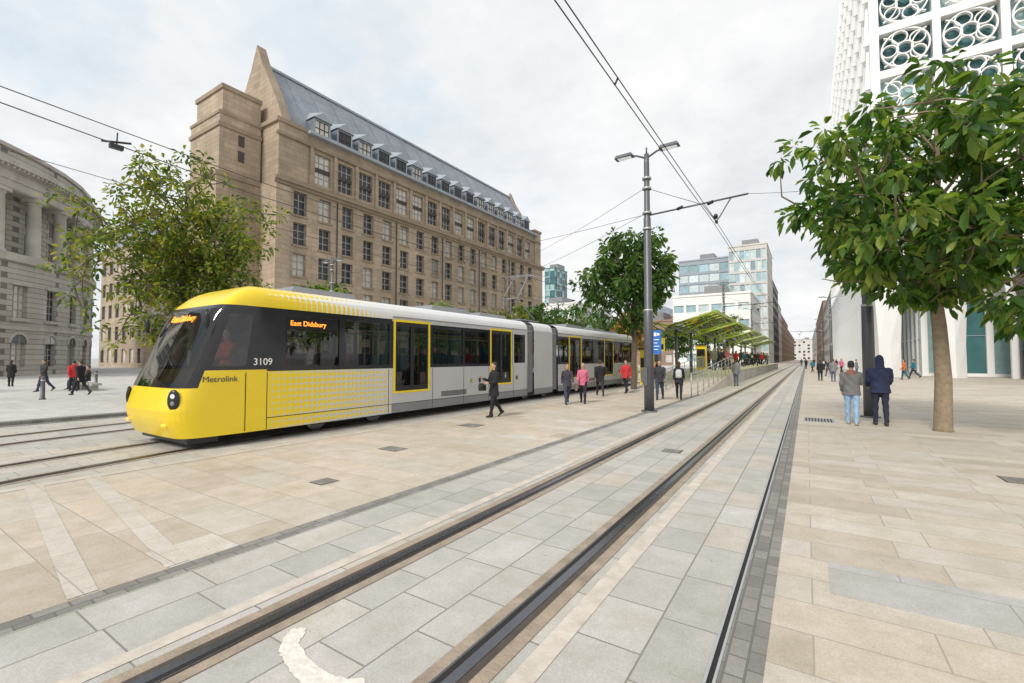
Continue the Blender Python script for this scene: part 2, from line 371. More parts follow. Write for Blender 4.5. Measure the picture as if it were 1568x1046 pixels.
# ---------------------------------------------------------------- town hall extension
th=empty('stone_office_building')
X0=-45.; mb=MB(); U=(0,1,0); NX=(1,0,0)
ops=[]
bays=[31.0+3.0*i for i in range(16)]
rows=[(17.0,19.5),(13.8,16.2),(10.5,12.9),(7.3,9.6),(4.1,6.4),(.9,3.2)]
for b in [28.0]+bays:
    for r in rows: ops.append((b-.75,b+.75,*r))
wall(mb,(X0,0,0),U,NX,25.5,81,0,20.3,ops,.45,m_stone,m_win,m_wfr,2,3,.09)
ops=[(b-1.0,b+1.0,21.3,24.7) for b in bays]
wall(mb,(X0-.55,0,0),U,NX,25.8,80.6,20.3,26.4,ops,.35,m_stone,m_win,m_wfr,3,4,.1)
mb.obj('main_facade',th)
mb=MB()
for z0,z1,p in ((19.75,20.1,.22),(20.1,20.45,.45)): mb.box(X0+.003,X0+p,25.1,81.4,z0,z1,m_stone2)
mb.box(X0-.547,X0-.15,25.8,80.8,20.45,20.8,m_stone2)
mb.box(X0-.547,X0-.25,25.5,80.9,25.1,25.4,m_stone2)
mb.box(X0-1.5,X0+.1,29,79.2,26.4,26.75,m_lead)
mb.box(X0+.003,X0+.15,25.4,81.1,6.75,7.0,m_stone2)
for b in bays:
    mb.box(X0-.547,X0-.3,b-1.5-.18,b-1.5+.18,20.8,25.1,m_stone)
    mb.box(X0-.83,X0-.72,b-.98,b+.98,22.75,23.2,m_wdk)
for b in [28.0]+bays:
    for r in rows: mb.box(X0+.003,X0+.12,b-.9,b+.9,r[0]-.2,r[0],m_stone2)
for b in bays[1::3]: mb.tube([(X0+.12,b-1.5,.2),(X0+.12,b-1.5,19.6)],.07,m_wdk,6)
mb.obj('cornices_and_sills',th)
mb=MB()
mb.box(-57,X0-.01,25.5,25.7,0,20.3,m_stone); mb.box(-57,X0-.5,25.8,29.1,20.3,26.5,m_stone)
mb.box(-57.2,X0-.35,25.55,29.3,26.5,26.95,m_stone2)
mb.box(-57,-45.01,81,81.01,0,20.3,m_stone); mb.box(-57,X0-.4,78.6,81,20.3,27.3,m_stone); mb.box(-57.1,X0-.25,78.4,81.2,27.3,27.7,m_stone2)
mb.box(X0+.003,X0+.3,25.2,26.7,0,19.6,m_stone)
mb.box(-57,-48,25.45,25.5,0,20.2,m_stone)
mb.box(-55,-48.3,21.2,25.45,0,20.1,m_stone)
mb.box(-54.8,-48.55,21.5,25.6,20.1,26.4,m_stone)
mb.box(-54.5,-48.9,21.9,25.7,26.4,29.4,m_stone)
mb.box(-55.15,-48.15,21.05,25.47,19.9,20.35,m_stone2); mb.box(-54.95,-48.4,21.35,25.65,25.0,25.4,m_stone2)
mb.box(-54.9,-48.45,21.4,25.7,26.3,26.6,m_stone2); mb.box(-54.65,-48.75,21.75,25.8,29.1,29.55,m_stone2)
mb.box(-48.3,-48.05,22.5,24.8,0,19.2,m_stone2)
for z in(22.0,23.6): mb.box(-48.56,-48.5,23.3,23.9,z,z+1.1,m_wdk)
mb.obj('corner_masses_and_tower',th)
mb=MB()
prof=[(-45.7,26.9),(-46.9,29.4),(-48.4,32.0),(-49.9,34.4),(-51.1,37.0),(-52.3,34.4),(-53.8,32.0),(-55.3,29.4),(-56.5,26.9)]
for y in (26.3,27.3): mb.poly([(x,y,z) for x,z in prof],m_stone)
for a,b in zip(prof,prof[1:]): mb.poly([(a[0],26.3,a[1]),(a[0],27.3,a[1]),(b[0],27.3,b[1]),(b[0],26.3,b[1])],m_stone2)
prof2=[(x,z-.9) for x,z in prof]
for y in (78.0,78.7): mb.poly([(x,y,z) for x,z in prof2],m_stone)
for a,b in zip(prof2,prof2[1:]): mb.poly([(a[0],78.0,a[1]),(a[0],78.7,a[1]),(b[0],78.7,b[1]),(b[0],78.0,b[1])],m_stone2)
mb.obj('gables',th)
mb=MB()
rp=[(-45.9,26.6),(-46.6,28.0),(-51.1,35.1),(-55.6,28.0),(-56.3,26.6)]
for a,b in zip(rp,rp[1:]): mb.poly([(a[0],27.3,a[1]),(a[0],78,a[1]),(b[0],78,b[1]),(b[0],27.3,b[1])],m_slate)
mb.box(-51.3,-50.9,27.3,78,35.02,35.3,m_lead)
for y in np.arange(28.2,78,3.0):
    mb.tube([V((-46.6,y+1.3,28.02)),V((-51.0,y+1.3,35.06))],.035,m_slate,4,False,False)
mb.obj('slate_roof',th)
mb=MB()
for b in bays:
    wall(mb,(-45.75,0,0),U,NX,b-1.05,b+1.05,26.76,28.85,[(b-.88,b+.88,26.95,28.65)],.12,m_lead,m_win,m_wdk,3,2,.09)
    for s in(-1,1): mb.poly([(-45.75,b+s*1.05,26.76),(-48.5,b+s*1.05,26.76),(-48.5,b+s*1.05,28.85),(-45.75,b+s*1.05,28.85)],m_slate)
    mb.poly([(-45.55,b-1.2,28.8),(-45.55,b+1.2,28.8),(-45.55,b,29.75)],m_lead)
    mb.poly([(-45.55,b-1.2,28.8),(-45.55,b,29.75),(-48.6,b,30.6),(-48.6,b-1.2,28.8)],m_lead)
    mb.poly([(-45.55,b+1.2,28.8),(-45.55,b,29.75),(-48.6,b,30.6),(-48.6,b+1.2,28.8)],m_lead)
mb.obj('dormer_windows',th)
# ---------------------------------------------------------------- rotunda library
lb=empty('rotunda_library'); C=V((-92.4,-9.8,0)); R=32.4
mb=MB(); st=7.6; angs=[-30.4+st*i for i in range(20)]
for a in angs:
    a0=math.radians(a);a1=math.radians(a+st)
    p0=C+V((math.cos(a0),math.sin(a0),0))*R; p1=C+V((math.cos(a1),math.sin(a1),0))*R
    u=(p1-p0).normalized(); n=V((u.y,-u.x,0)); L=(p1-p0).length; c=L/2
    wall(mb,p0,u,n,0,L,0,12.2,[(c-.85,c+.85,6.0,9.3),(c-.9,c+.9,.9,3.4)],.45,m_port,m_win,m_wfr,3,4,.09)
    pts=[p0+u*(c+.9*math.cos(t))+V((0,0,3.4+.9*math.sin(t)))+n*.01 for t in np.linspace(0,math.pi,9)]
    mb.poly(pts,m_win); mb.ring(p0,u,n,c,3.4,1.02,.24,.0,.1,m_portp,12,0,math.pi)
    mb.obox(p0+u*c+V((0,0,3.4)),u,n,-.03,.03,0,.88,.012,.05,m_wfr)
    mb.obox(p0,u,n,c-1.1,c+1.1,5.65,5.95,.003,.2,m_portp); mb.obox(p0,u,n,c-1.05,c+1.05,9.35,9.7,.003,.2,m_portp)
    mb.obox(p0,u,n,0,L,4.75,5.1,.003,.12,m_portp)
    mb.obox(p0,u,n,0,L,11.7,12.5,-.3,.3,m_portp)
    q0=C+V((math.cos(a0),math.sin(a0),0))*(R-2.2); q1=C+V((math.cos(a1),math.sin(a1),0))*(R-2.2); L2=(q1-q0).length;c2=L2/2
    wall(mb,q0,u,n,0,L2,12.2,19.2,[(c2-.8,c2+.8,13.2,15.4),(c2-.8,c2+.8,16.2,18.0)],.3,m_port,m_win,m_wfr,3,3,.08)
    mb.poly([q0+V((0,0,12.4)),q1+V((0,0,12.4)),p1+V((0,0,12.4)),p0+V((0,0,12.4))],m_portp)
    mb.poly([q0+V((0,0,19.1)),q1+V((0,0,19.1)),p1+V((0,0,19.1)),p0+V((0,0,19.1))],m_portp)
    mb.obox(p0,u,n,0,L,19.0,19.9,-1.5,-.05,m_portp); mb.obox(p0,u,n,0,L,19.9,20.9,-1.5,.05,m_portp); mb.obox(p0,u,n,0,L,20.9,21.2,-1.5,.35,m_portp); mb.obox(p0,u,n,-.02,L+.02,21.2,21.6,-1.5,.75,m_portp)
    for kk in range(8): mb.obox(p0,u,n,L*kk/8+.1,L*kk/8+.32,20.95,21.2,.35,.65,m_portp)
    mb.obox(p0,u,n,0,L,21.6,23.2,-2.0,-.5,m_port); mb.obox(p0,u,n,0,L,23.2,23.6,-2.0,-.3,m_portp)
    cc=C+V((math.cos(a0),math.sin(a0),0))*(R-.65)
    mb.tube([cc+V((0,0,z)) for z in (12.4,12.6,12.75,12.8,15.5,18.35,18.4,18.6)],[.82,.82,.72,.62,.6,.53,.62,.66],m_portp,14)
    mb.obox(cc,u,n,-.72,.72,18.6,19.0,-.72,.72,m_portp)
    E=lambda an,r,z:C+V((math.cos(an),math.sin(an),0))*r+V((0,0,z))
    mb.poly([E(a0,R-1.5,23.6),E(a1,R-1.5,23.6),E(a1,R-14,27),E(a0,R-14,27)],m_lead)
mb.obj('rotunda',lb)
# ---------------------------------------------------------------- distant blocks
def block(name,x0,x1,y0,y1,h,mw,mg,bx,bz,wf=.7,hf=.6,z0=0.,roof=None,mf=None,mx=1,mz=1):
    e=empty(name); mb=MB()
    def ops(L):
        n=max(1,int(L/bx)); s=L/n; k=max(1,int((h-z0-1)/bz)); t=(h-z0-1)/k; o=[]
        for i in range(n):
            for j in range(k): o.append((s*i+s*(1-wf)/2,s*(i+1)-s*(1-wf)/2,z0+t*j+t*(1-hf)/2,z0+t*(j+1)-t*(1-hf)/2))
        return o
    wall(mb,(x0,y0,0),(1,0,0),(0,-1,0),0,x1-x0,z0,h,ops(x1-x0),.25,mw,mg,mf,mx,mz)
    wall(mb,(x1,y0,0),(0,1,0),(1,0,0),0,y1-y0,z0,h,ops(y1-y0),.25,mw,mg,mf,mx,mz)
    wall(mb,(x0,y1,0),(0,-1,0),(-1,0,0),0,y1-y0,z0,h,ops(y1-y0),.25,mw,mg,mf,mx,mz)
    mb.poly([(x0,y0,h),(x1,y0,h),(x1,y1,h),(x0,y1,h)],mw)
    mb.box(x0-.2,x1+.2,y0-.2,y1+.2,h,h+.5,mw)
    if roof:
        cx=(x0+x1)/2
        mb.poly([(x0,y0,h+.5),(x1,y0,h+.5),(cx,y0+4,h+roof)],m_slate)
        mb.poly([(x1,y0,h+.5),(x1,y1,h+.5),(cx,y1-4,h+roof),(cx,y0+4,h+roof)],m_slate)
        mb.poly([(x0,y0,h+.5),(cx,y0+4,h+roof),(cx,y1-4,h+roof),(x0,y1,h+.5)],m_slate)
    else:
        mb.box((x0+x1)/2-2,(x0+x1)/2+3,y0+4,min(y1-1,y0+12),h+.5,h+3,m_dgy)
    mb.obj('walls_and_windows',e); return e
block('gothic_town_hall',-128,-104,34,60,24,m_stone,m_win,4,4.5,.5,.6,roof=9)
block('glass_office_tower',-22,-10.4,172,200,40,m_offw,m_glB,1.6,3.6,.84,.80)
block('glass_office_building',-40,-22.3,178,205,38,m_lead,m_glB,3,3.4,.93,.75)
block('low_office_building',-29,-11,122,150,17.5,m_wht,m_glB,3,3.6,.8,.45)
block('dark_office_building',-34,-11,206,252,33,m_dkb,m_glD,4,3.6,.8,.6)
block('cream_office_building',-34,-11.6,254,298,29,m_offw,m_glD,4,3.6,.7,.55)
block('stone_warehouse',-34,-12,302,420,27,m_brown,m_win,4,4,.5,.6)
block('brick_warehouse',-34,-12,424,640,24,m_brown,m_win,4,4,.5,.6)
block('street_corner_building',6.3,28,158,230,21,m_offw,m_win,4,4,.5,.6)
block('brick_office_building',6.3,28,234,400,26,m_brown,m_win,4,4,.5,.6)
block('stone_bank_building',6.0,28,404,640,24,m_offw,m_win,4,4,.5,.6)
block('street_end_building',-40,40,700,720,26,m_offw,m_win,5,4,.5,.6)
block('brick_terrace_building',-52,-31,150,175,15,m_brown,m_win,3,3.6,.5,.6,roof=5)
block('red_brick_building',-44,-30,128,146,12,m_brown,m_win,3,3.6,.5,.6)
block('curved_office_building',-80,-60,130,160,19,m_wht,m_glB,3,3.4,.95,.55)
block('teal_glass_tower',-118,-112,215,230,50,m_glT,m_glT,3,3.4,.9,.8)
# ---------------------------------------------------------------- white lattice office
wo=empty('white_lattice_office_building'); mb=MB(); YF=57.5; XC=6.0; Hb=62
ops=[]; fl=[]
for i in range(7):
    for j in range(1,10):
        u0=.75+i*4.6; z0=16.9+j*4.55
        ops.append((u0,u0+4.0,z0,z0+3.75)); fl.append((u0+2.0,z0+1.875))
wall(mb,(XC,YF,0),(1,0,0),(0,-1,0),0,33,15.4,Hb,ops,.9,m_wht,m_glT,None)
mb.obj('front_wall',wo)
mb=MB(); A=((XC,YF,0),(1,0,0),(0,-1,0))
for q,(cu,cz) in enumerate(fl):
    mb.ring(*A,cu,cz,1.83,.13,-.5,-.1,m_wht,26)
    mb.ring(*A,cu,cz,.62,.11,-.5,-.12,m_wht,14)
    for k in range(5):
        an=k*math.pi*.4+.5+q*.7
        mb.ring(*A,cu+1.2*math.cos(an),cz+1.2*math.sin(an),.60,.10,-.5,-.14,m_wht,14)
    for sx in(-1,1): mb.ring(*A,cu+sx*2.0,cz,1.5,.10,-.45,-.16,m_wht,14,*((math.pi/2+.25,1.5*math.pi-.25) if sx>0 else (-math.pi/2+.25,math.pi/2-.25)))
mb.obj('flower_lattice',wo)
mb=MB(); ops=[]
for i in range(30):
    for j in range(10):
        y=1.2+i*3.0+.6*(j%2); z0=17.4+j*4.55; ops.append((y,y+.5,z0,z0+3.4))
wall(mb,(XC,YF,0),(0,1,0),(-1,0,0),0,92,15.4,Hb,ops,.3,m_wht,m_glB,None)
for i in range(31):
    y=YF+.4+i*3.0
    for j in range(10):
        z=15.6+j*4.55
        mb.hexa([(XC-.003,y,z),(XC-.003,y+.25,z),(XC-.45,y+.2,z),(XC-.45,y+.05,z),(XC-.003,y+.5,z+4.4),(XC-.003,y+.75,z+4.4),(XC-.15,y+.7,z+4.4),(XC-.15,y+.55,z+4.4)],m_wht)
mb.poly([(XC,YF,Hb),(XC+33,YF,Hb),(XC+33,YF+92,Hb),(XC,YF+92,Hb)],m_wht)
mb.poly([(XC,YF,15.4),(XC+33,YF,15.4),(XC+33,YF+92,15.4),(XC,YF+92,15.4)],m_wht)
mb.obj('street_wall',wo)
mb=MB()
def fin(px,py,ux,uy):
    nx,ny=-uy,ux
    zs=[(0,.85,.95),(3.2,.85,.8),(8.0,1.05,.65),(12.0,1.55,.58),(15.4,2.28,.5)]
    for (z0,a,d0),(z1,b,d1) in zip(zs,zs[1:]):
        def sec(z,a,d): return [(px-ux*a-nx*d*.2,py-uy*a-ny*d*.2,z),(px-nx*d,py-ny*d,z),(px+ux*a-nx*d*.2,py+uy*a-ny*d*.2,z),(px+ux*a+nx*d*.2,py+uy*a+ny*d*.2,z),(px+nx*d,py+ny*d,z),(px-ux*a+nx*d*.2,py-uy*a+ny*d*.2,z)]
        s0=sec(z0,a,d0);s1=sec(z1,b,d1)
        for k in range(6): mb.poly([s0[k],s0[(k+1)%6],s1[(k+1)%6],s1[k]],m_wht)
for i in range(8): fin(XC+.9+i*4.6,YF+.5,1,0)
for i in range(1,20): fin(XC+.5,YF+.6+i*4.6,0,1)
mb.obj('colonnade',wo)
mb=MB()
wall(mb,(XC+4,YF+5,0),(1,0,0),(0,-1,0),0,29,0,15.4,[(.4+i*2.4,2.5+i*2.4,.3,z1) if False else (.5+i*2.4,2.4+i*2.4,.3,7.8) for i in range(11)]+[(.5+i*2.4,2.4+i*2.4,8.8,14.6) for i in range(11)],.2,m_wht,m_glT,m_galv,1,2,.07)
wall(mb,(XC+4,YF+5,0),(0,1,0),(-1,0,0),0,80,0,15.4,[(.4+i*2.4,2.5+i*2.4,.3,14.8) for i in range(33)],.2,m_wht,m_glT,m_wht,1,4,.09)
mb.obj('lobby_glazing',wo)
gp=empty('glass_pavilion'); mb=MB()
wall(mb,(15.5,44,0),(1,0,0),(0,-1,0),0,20,0,9.6,[(.2+i*1.9,2.0+i*1.9,.25,7.2) for i in range(10)],.12,m_pole,m_glL,m_pole,1,3,.07)
wall(mb,(15.5,44,0),(0,1,0),(-1,0,0),0,13,0,9.6,[(.2+i*2.1,2.1+i*2.1,.25,7.2) for i in range(6)],.12,m_pole,m_glL,m_pole,1,3,.07)
mb.box(15.2,35,43.7,57,9.6,10.0,m_pole); mb.box(15.45,34,43.93,43.99,7.5,9.4,m_brown)
mb.obj('glazed_walls',gp)
# ---------------------------------------------------------------- trees
def leaves(mb_name,cen,dirs,L,W,mat,parent,rng):
    n=len(cen)
    d=dirs/np.linalg.norm(dirs,axis=1,keepdims=True)
    up=np.array([0,0,1.]); s2=np.cross(d,up+rng.normal(size=(n,3))*.45); s=s2/np.maximum(1e-6,np.linalg.norm(s2,axis=1,keepdims=True))
    nn=np.cross(s,d)
    Ls=L*(.6+.7*rng.random((n,1))); Ws=Ls*W
    dz=np.array([0,0,1.])*Ls
    p1=cen+d*Ls*.32; p2=cen+d*Ls*.7-dz*.06; tip=cen+d*Ls-dz*.22
    co=np.stack([cen,p1+s*Ws*.38+nn*Ws*.15,p2+s*Ws*.48+nn*Ws*.15,tip,p2-s*Ws*.48+nn*Ws*.15,p1-s*Ws*.38+nn*Ws*.15],1).reshape(-1,3)
    me=bpy.data.meshes.new(mb_name); me.vertices.add(6*n); me.vertices.foreach_set('co',co.astype(np.float32).ravel())
    i=np.arange(n)*6
    q=np.stack([i,i+1,i+2,i+3,i,i+3,i+4,i+5],1).ravel()
    me.loops.add(8*n); me.loops.foreach_set('vertex_index',q.astype(np.int32))
    me.polygons.add(2*n); me.polygons.foreach_set('loop_start',(np.arange(2*n)*4).astype(np.int32)); me.polygons.foreach_set('loop_total',np.full(2*n,4,np.int32))
    me.update(calc_edges=True); me.materials.append(mat)
    o=bpy.data.objects.new(mb_name,me); scene.collection.objects.link(o); o.parent=parent
def tree(name,loc,H,cr,cz0,ncl,per,leaf,seed,lm,bm,tr,lw=.45,nl=11,shift=(0,0),spread=.42,lump=.35,droop=.45,fork=.36):
    rng=np.random.default_rng(seed); e=empty(name,loc); mb=MB()
    cz=(H+cz0)/2; rz=(H-cz0)/2
    top=H-rz*.35; tp=[V((rng.normal()*.07*min(1,k),rng.normal()*.07*min(1,k),top*k/6)) for k in range(7)]
    tp[0]=V((0,0,-.05))
    for k in range(2,7): tp[k]+=V((shift[0],shift[1],0))*(k/6)*.6
    tr_=[tr*1.2,tr*.98,tr*.85,tr*.72,tr*.55,tr*.36,tr*.14]
    mb.tube([tp[0],tp[0]+V((0,0,.12))]+tp[1:],[tr*1.35,tr*1.1]+tr_[1:],bm,12)
    cx,cy=shift
    lumps=rng.normal(size=(16,3)); lumps/=np.linalg.norm(lumps,axis=1,keepdims=True)
    pts=[]
    while len(pts)<ncl:
        d=rng.normal(size=3); d/=np.linalg.norm(d)
        k=max(0,float((lumps@d).max()))
        rad=(1-lump)+lump*(k**7)*1.15
        r=rng.random()**.40*rad
        pts.append(np.array([cx+d[0]*cr*r,cy+d[1]*cr*r,cz+d[2]*rz*r]))
    pts=np.array(pts)
    limb=[]
    for k in range(nl):
        f=fork+(.96-fork)*k/nl; z=max(cz0*.85,top*f); z=min(z,top*.98)
        b=V((shift[0]*.6*z/top,shift[1]*.6*z/top,z))
        an=k*2.4+rng.random()*.6; el=.5+.45*k/nl+rng.random()*.2
        ln=cr*(.66-.15*k/nl)
        dr=V((math.cos(an)*math.cos(el),math.sin(an)*math.cos(el),math.sin(el)))
        q=[b]; cur=b.copy()
        for s in range(6):
            dr=(dr+V(rng.normal(size=3)*.2)+V((0,0,-.03))).normalized(); cur=cur+dr*ln/6; q.append(cur.copy())
        r0=tr*(.46-.25*k/nl); mb.tube(q,[r0,r0*.8,r0*.66,r0*.52,r0*.4,r0*.28,r0*.14],bm,6)
        limb+=q[1:]
    limb=limb+tp[3:]
    LP=np.array([tuple(p) for p in limb])
    for i in np.argsort(np.linalg.norm(pts-np.array([cx,cy,cz]),axis=1)):
        p=pts[i]; dd=np.linalg.norm(LP-p,axis=1); j=int(dd.argmin()); a=LP[j]
        m=(a+p)/2+rng.normal(size=3)*.08*dd[j]; rr=.012+.008*min(2.5,dd[j])
        mb.tube([a,m,p],[rr*1.2,rr,rr*.4],bm,4,False)
        if rng.random()<.35: LP=np.vstack([LP,m])
    mb.obj('trunk_and_branches',e)
    c=np.repeat(pts,per,0); out=rng.normal(size=c.shape); out[:,2]*=.7
    out/=np.linalg.norm(out,axis=1,keepdims=True)
    rad=rng.random((len(c),1))**.6*spread
    cen=c+out*rad
    dirs=out+rng.normal(size=c.shape)*.3+np.array([0,0,-droop])
    leaves('foliage',cen,dirs,leaf,lw,lm,e,rng)
    return e
tree('street_tree',(2.8,15.3,0),9.0,3.95,2.0,430,20,.31,3,m_lf1,m_bark,.17,.46,14,shift=(.1,-.1),spread=.27,lump=.36,droop=.55,fork=.42)
tree('street_tree',(-25.6,9.9,0),12.0,4.7,1.4,480,26,.25,11,m_lf2,m_bark2,.24,.5,14,spread=.42,lump=.48,droop=.2)
tree('street_tree',(-8.1,25.0,0),9.3,3.35,3.1,240,28,.31,5,m_lf3,m_bark2,.16,.5,11,spread=.36,lump=.42)
k=0
for (x,y,H,cr,z0,lm) in [(-30.5,21,8.4,2.6,2.5,m_lf1),(-31,34,7.6,3.0,2,m_lf1),(-33,41,8,3.2,2,m_lf3),(-29,44,8.2,3.4,2,m_lf2),(-30,52,9.8,3.6,2,m_lf3),(-26,56,10,3.6,2,m_lf1),(-33,62,11,4,2,m_lf3),
        (-20,60,8.2,3.2,2,m_lf4),(-15,88,10,3.4,2.5,m_lf3),(-13.5,104,11.5,3.4,3,m_lf1),(-18,78,8,3.4,2,m_lf3),(-30,80,10,4,2,m_lf3),(-38,-2,7,2.6,2,m_lf3),(-25,70,9,4,2,m_lf3)]:
    tree('street_tree',(x,y,0),H,cr,z0,90,26,.42,20+k,lm,m_bark2,.14,.55,8,spread=.5,lump=.4); k+=1
# ---------------------------------------------------------------- tram
tr=empty('tram',(-11.225,3.7,0)); HW=1.325; LT=28.4
zf=[.25,.45,.62,.78,.95,1.1,1.3,1.6,2.0,2.4,2.8,3.0,3.2,3.35,3.42,3.44]
xf=[.16,.06,.0,-.02,.02,.06,.13,.26,.42,.58,.76,.93,1.15,1.38,1.6,1.7]
def kfac(z): return 1. if z<=3.0 else float(np.interp(z,[3.0,3.1,3.2,3.3,3.38,3.42,3.44],[1,.99,.965,.90,.78,.6,0.0]))
aa=[0,.003,.012,.03,.06,.10,.15,.21,.27,.34,.42,.56,.70,.74,.85,1]
ww=[0,.55,.90,1.05,1.13,1.19,1.23,1.255,1.27,1.283,1.295,1.31,1.32,1.322,1.325,1.325]
zl=[.25,.45,.62,.78,.84,1.0,1.22,1.3,1.45,1.56,1.64,1.8,2.0,2.2,2.4,2.6,2.74,2.84,2.92,3.0,3.1,3.2,3.3,3.38,3.42,3.44]
def cab(mb,flip):
    def pt(i,z,sd):
        x=float(np.interp(z,zf,xf)); s=x+aa[i]*(1.75-x); y=ww[i]*kfac(z)*sd
        if flip: s=LT-s
        return (y,s,z)
    for sd in(1,-1):
        b=len(mb.v)
        for z in zl:
            for i in range(len(aa)): mb.v.append(pt(i,z,sd))
        n=len(aa)
        for j in range(len(zl)-1):
            zc=(zl[j]+zl[j+1])/2
            for i in range(n-1):
                ac=(aa[i]+aa[i+1])/2
                if zc<1.22: m=m_yel
                elif zc<1.56: m=m_tgd if ac<.10 else (m_tblk if ac<.21 else m_yel)
                elif zc<2.92:
                    if zc<2.84 and ac<.10: m=m_tgd
                    elif 1.64<zc<2.74 and .27<ac<.70: m=m_tgd
                    else: m=m_tblk
                else: m=m_yel
                mb.f.append((b+j*n+i,b+j*n+i+1,b+(j+1)*n+i+1,b+(j+1)*n+i)); mb.m.append(mb.mi(m)); mb.sm.append(not(.62<zc<.84))
mb=MB(); cab(mb,False); cab(mb,True); mb.obj('cab_shells',tr)
wn=[(2.18,3.58),(3.75,5.22),(7.0,8.5),(8.6,10.0),(11.75,12.6),(15.75,16.7),(18.4,19.8),(19.9,21.4),(23.1,24.6),(24.75,26.3)]
dn=[(5.37,6.87),(10.1,11.6),(16.8,18.3),(21.5,23.0)]
bel=[(12.8,13.35),(15.05,15.6)]
def sidemat(s,z):
    if z<.5: return m_dots if s<5.32 else m_dgy
    if z<1.52: return m_dots if s<5.32 else m_sil
    if s<5.32: return m_tblk if z<2.92 else m_dotr
    if z<2.86 and not(12.7<s<15.6) and not(11.65<s<12.7): return m_tblk
    return m_sil
mb=MB()
for sd in(1,-1):
    P=(sd*HW,0,0)
    for a,b in [(1.75,12.8),(13.35,15.05),(15.6,26.65)]:
        ops=[(x0,x1,1.62,2.78) for x0,x1 in wn if a<=x0 and x1<=b]+[(x0,x1,.8,2.93) for x0,x1 in dn if a<=x0 and x1<=b]
        wall(mb,P,(0,1,0),(sd,0,0),a,b,.25,3.0,ops,.05,m_tblk,None,None,matfn=sidemat,extra=[x for x in(5.32,11.65,12.7) if a<x<b],extraz=[.5,1.52,2.86,2.92])
    for x0,x1 in wn:
        mb.obox(P,(0,1,0),(sd,0,0),x0,x1,2.43,2.455,-.05,-.02,m_blk)
        mb.poly([(sd*(HW-.03),x0,1.62),(sd*(HW-.03),x1,1.62),(sd*(HW-.03),x1,2.78),(sd*(HW-.03),x0,2.78)],m_tg)
    for x0,x1 in dn:
        f=.075; mb.obox(P,(0,1,0),(sd,0,0),x0,x0+f,.8,2.93,-.045,.012,m_yel); mb.obox(P,(0,1,0),(sd,0,0),x1-f,x1,.8,2.93,-.045,.012,m_yel)
        mb.obox(P,(0,1,0),(sd,0,0),x0+f,x1-f,2.86,2.93,-.045,.012,m_yel); mb.obox(P,(0,1,0),(sd,0,0),x0+f,x1-f,.8,.86,-.045,.01,m_yel)
        xm=(x0+x1)/2
        for u0,u1 in((x0+f,xm-.005),(xm+.005,x1-f)):
            for p in((u0,u0+.06,.86,2.86),(u1-.06,u1,.86,2.86),(u0+.06,u1-.06,.86,1.0),(u0+.06,u1-.06,2.74,2.86)):
                mb.obox(P,(0,1,0),(sd,0,0),*p,-.04,-.002,m_blk)
            mb.poly([(sd*(HW-.025),u0+.06,1.0),(sd*(HW-.025),u1-.06,1.0),(sd*(HW-.025),u1-.06,2.74),(sd*(HW-.025),u0+.06,2.74)],m_tg)
    for s in (1.76,5.2,7.0,8.55,10.02,11.7,12.75,16.75,18.4,20,21.45,23.1,24.9): mb.obox(P,(0,1,0),(sd,0,0),s-.008,s+.008,.26,1.5,.001,.004,m_blk)
    mb.obox(P,(0,1,0),(sd,0,0),1.76,12.78,.5,.515,.001,.005,m_blk); mb.obox(P,(0,1,0),(sd,0,0),15.65,26.6,.5,.515,.001,.005,m_blk)
    for s in(7.4,19.2):
        for kq in range(5): mb.obox(P,(0,1,0),(sd,0,0),s,s+1.3,.58+kq*.035,.6+kq*.035,.001,.006,m_blk)
    for s in(8.9,9.4,11.9,20.1,24): mb.obox(P,(0,1,0),(sd,0,0),s,s+.12,.95,1.1,.001,.008,m_canf if s<9 else m_blk)
    mb.obox(P,(0,1,0),(sd,0,0),5.35,12.78,2.985,3.01,.001,.02,m_dgy); mb.obox(P,(0,1,0),(sd,0,0),15.62,26.6,2.985,3.01,.001,.02,m_dgy)
def roofstrip(a,b,m):
    zs=[3.0,3.1,3.2,3.3,3.38,3.42,3.44]
    p=[(HW*kfac(z),z) for z in zs]; p=p+[(-x,z) for x,z in p[::-1][1:]]
    for q,r in zip(p,p[1:]): mb.poly([(q[0],a,q[1]),(q[0],b,q[1]),(r[0],b,r[1]),(r[0],a,r[1])],m,True)
roofstrip(1.75,6.4,m_dotr); roofstrip(6.4,12.8,m_rw); roofstrip(13.35,15.05,m_rw); roofstrip(15.6,26.65,m_rw)
mb.obj('bodyside_panels',tr)
mb=MB()
for a,b in bel:
    n=9
    for k in range(n):
        s0=a+(b-a)*k/n;s1=a+(b-a)*(k+.5)/n;s2=a+(b-a)*(k+1)/n
        for x in(-1,1):
            mb.poly([(x*1.25,s0,.35),(x*1.19,s1,.35),(x*1.19,s1,3.2),(x*1.25,s0,3.2)],m_dgy); mb.poly([(x*1.19,s1,.35),(x*1.25,s2,.35),(x*1.25,s2,3.2),(x*1.19,s1,3.2)],m_dgy)
        mb.poly([(-1.25,s0,3.2),(1.25,s0,3.2),(1.25,s2,3.22),(-1.25,s2,3.22)],m_dgy)
mb.box(-1.2,1.2,.6,27.8,.3,.8,m_blk); mb.box(-1.24,1.24,1.0,27.4,.8,.86,m_floor)
for s in (3.3,5.1,13.4,15.1,23.3,25.1):
    for x in(-1,1):
        mb.tube([(x*.68,s,.31),(x*.82,s,.31)],.30,m_steel,18); mb.tube([(x*.83,s,.31),(x*.9,s,.31)],.12,m_dgy,10)
for s in(4.2,14.25,24.2):
    for x in(-1,1): mb.box(x*.95-.06,x*.95+.06,s-1.1,s+1.1,.17,.36,m_blk)
mb.box(-1.1,1.1,.35,.9,.12,.3,m_blk)
mb.obj('underframe_and_bogies',tr)
mb=MB()
mb.box(-1.24,1.24,1.9,26.5,2.96,2.985,m_ceil)
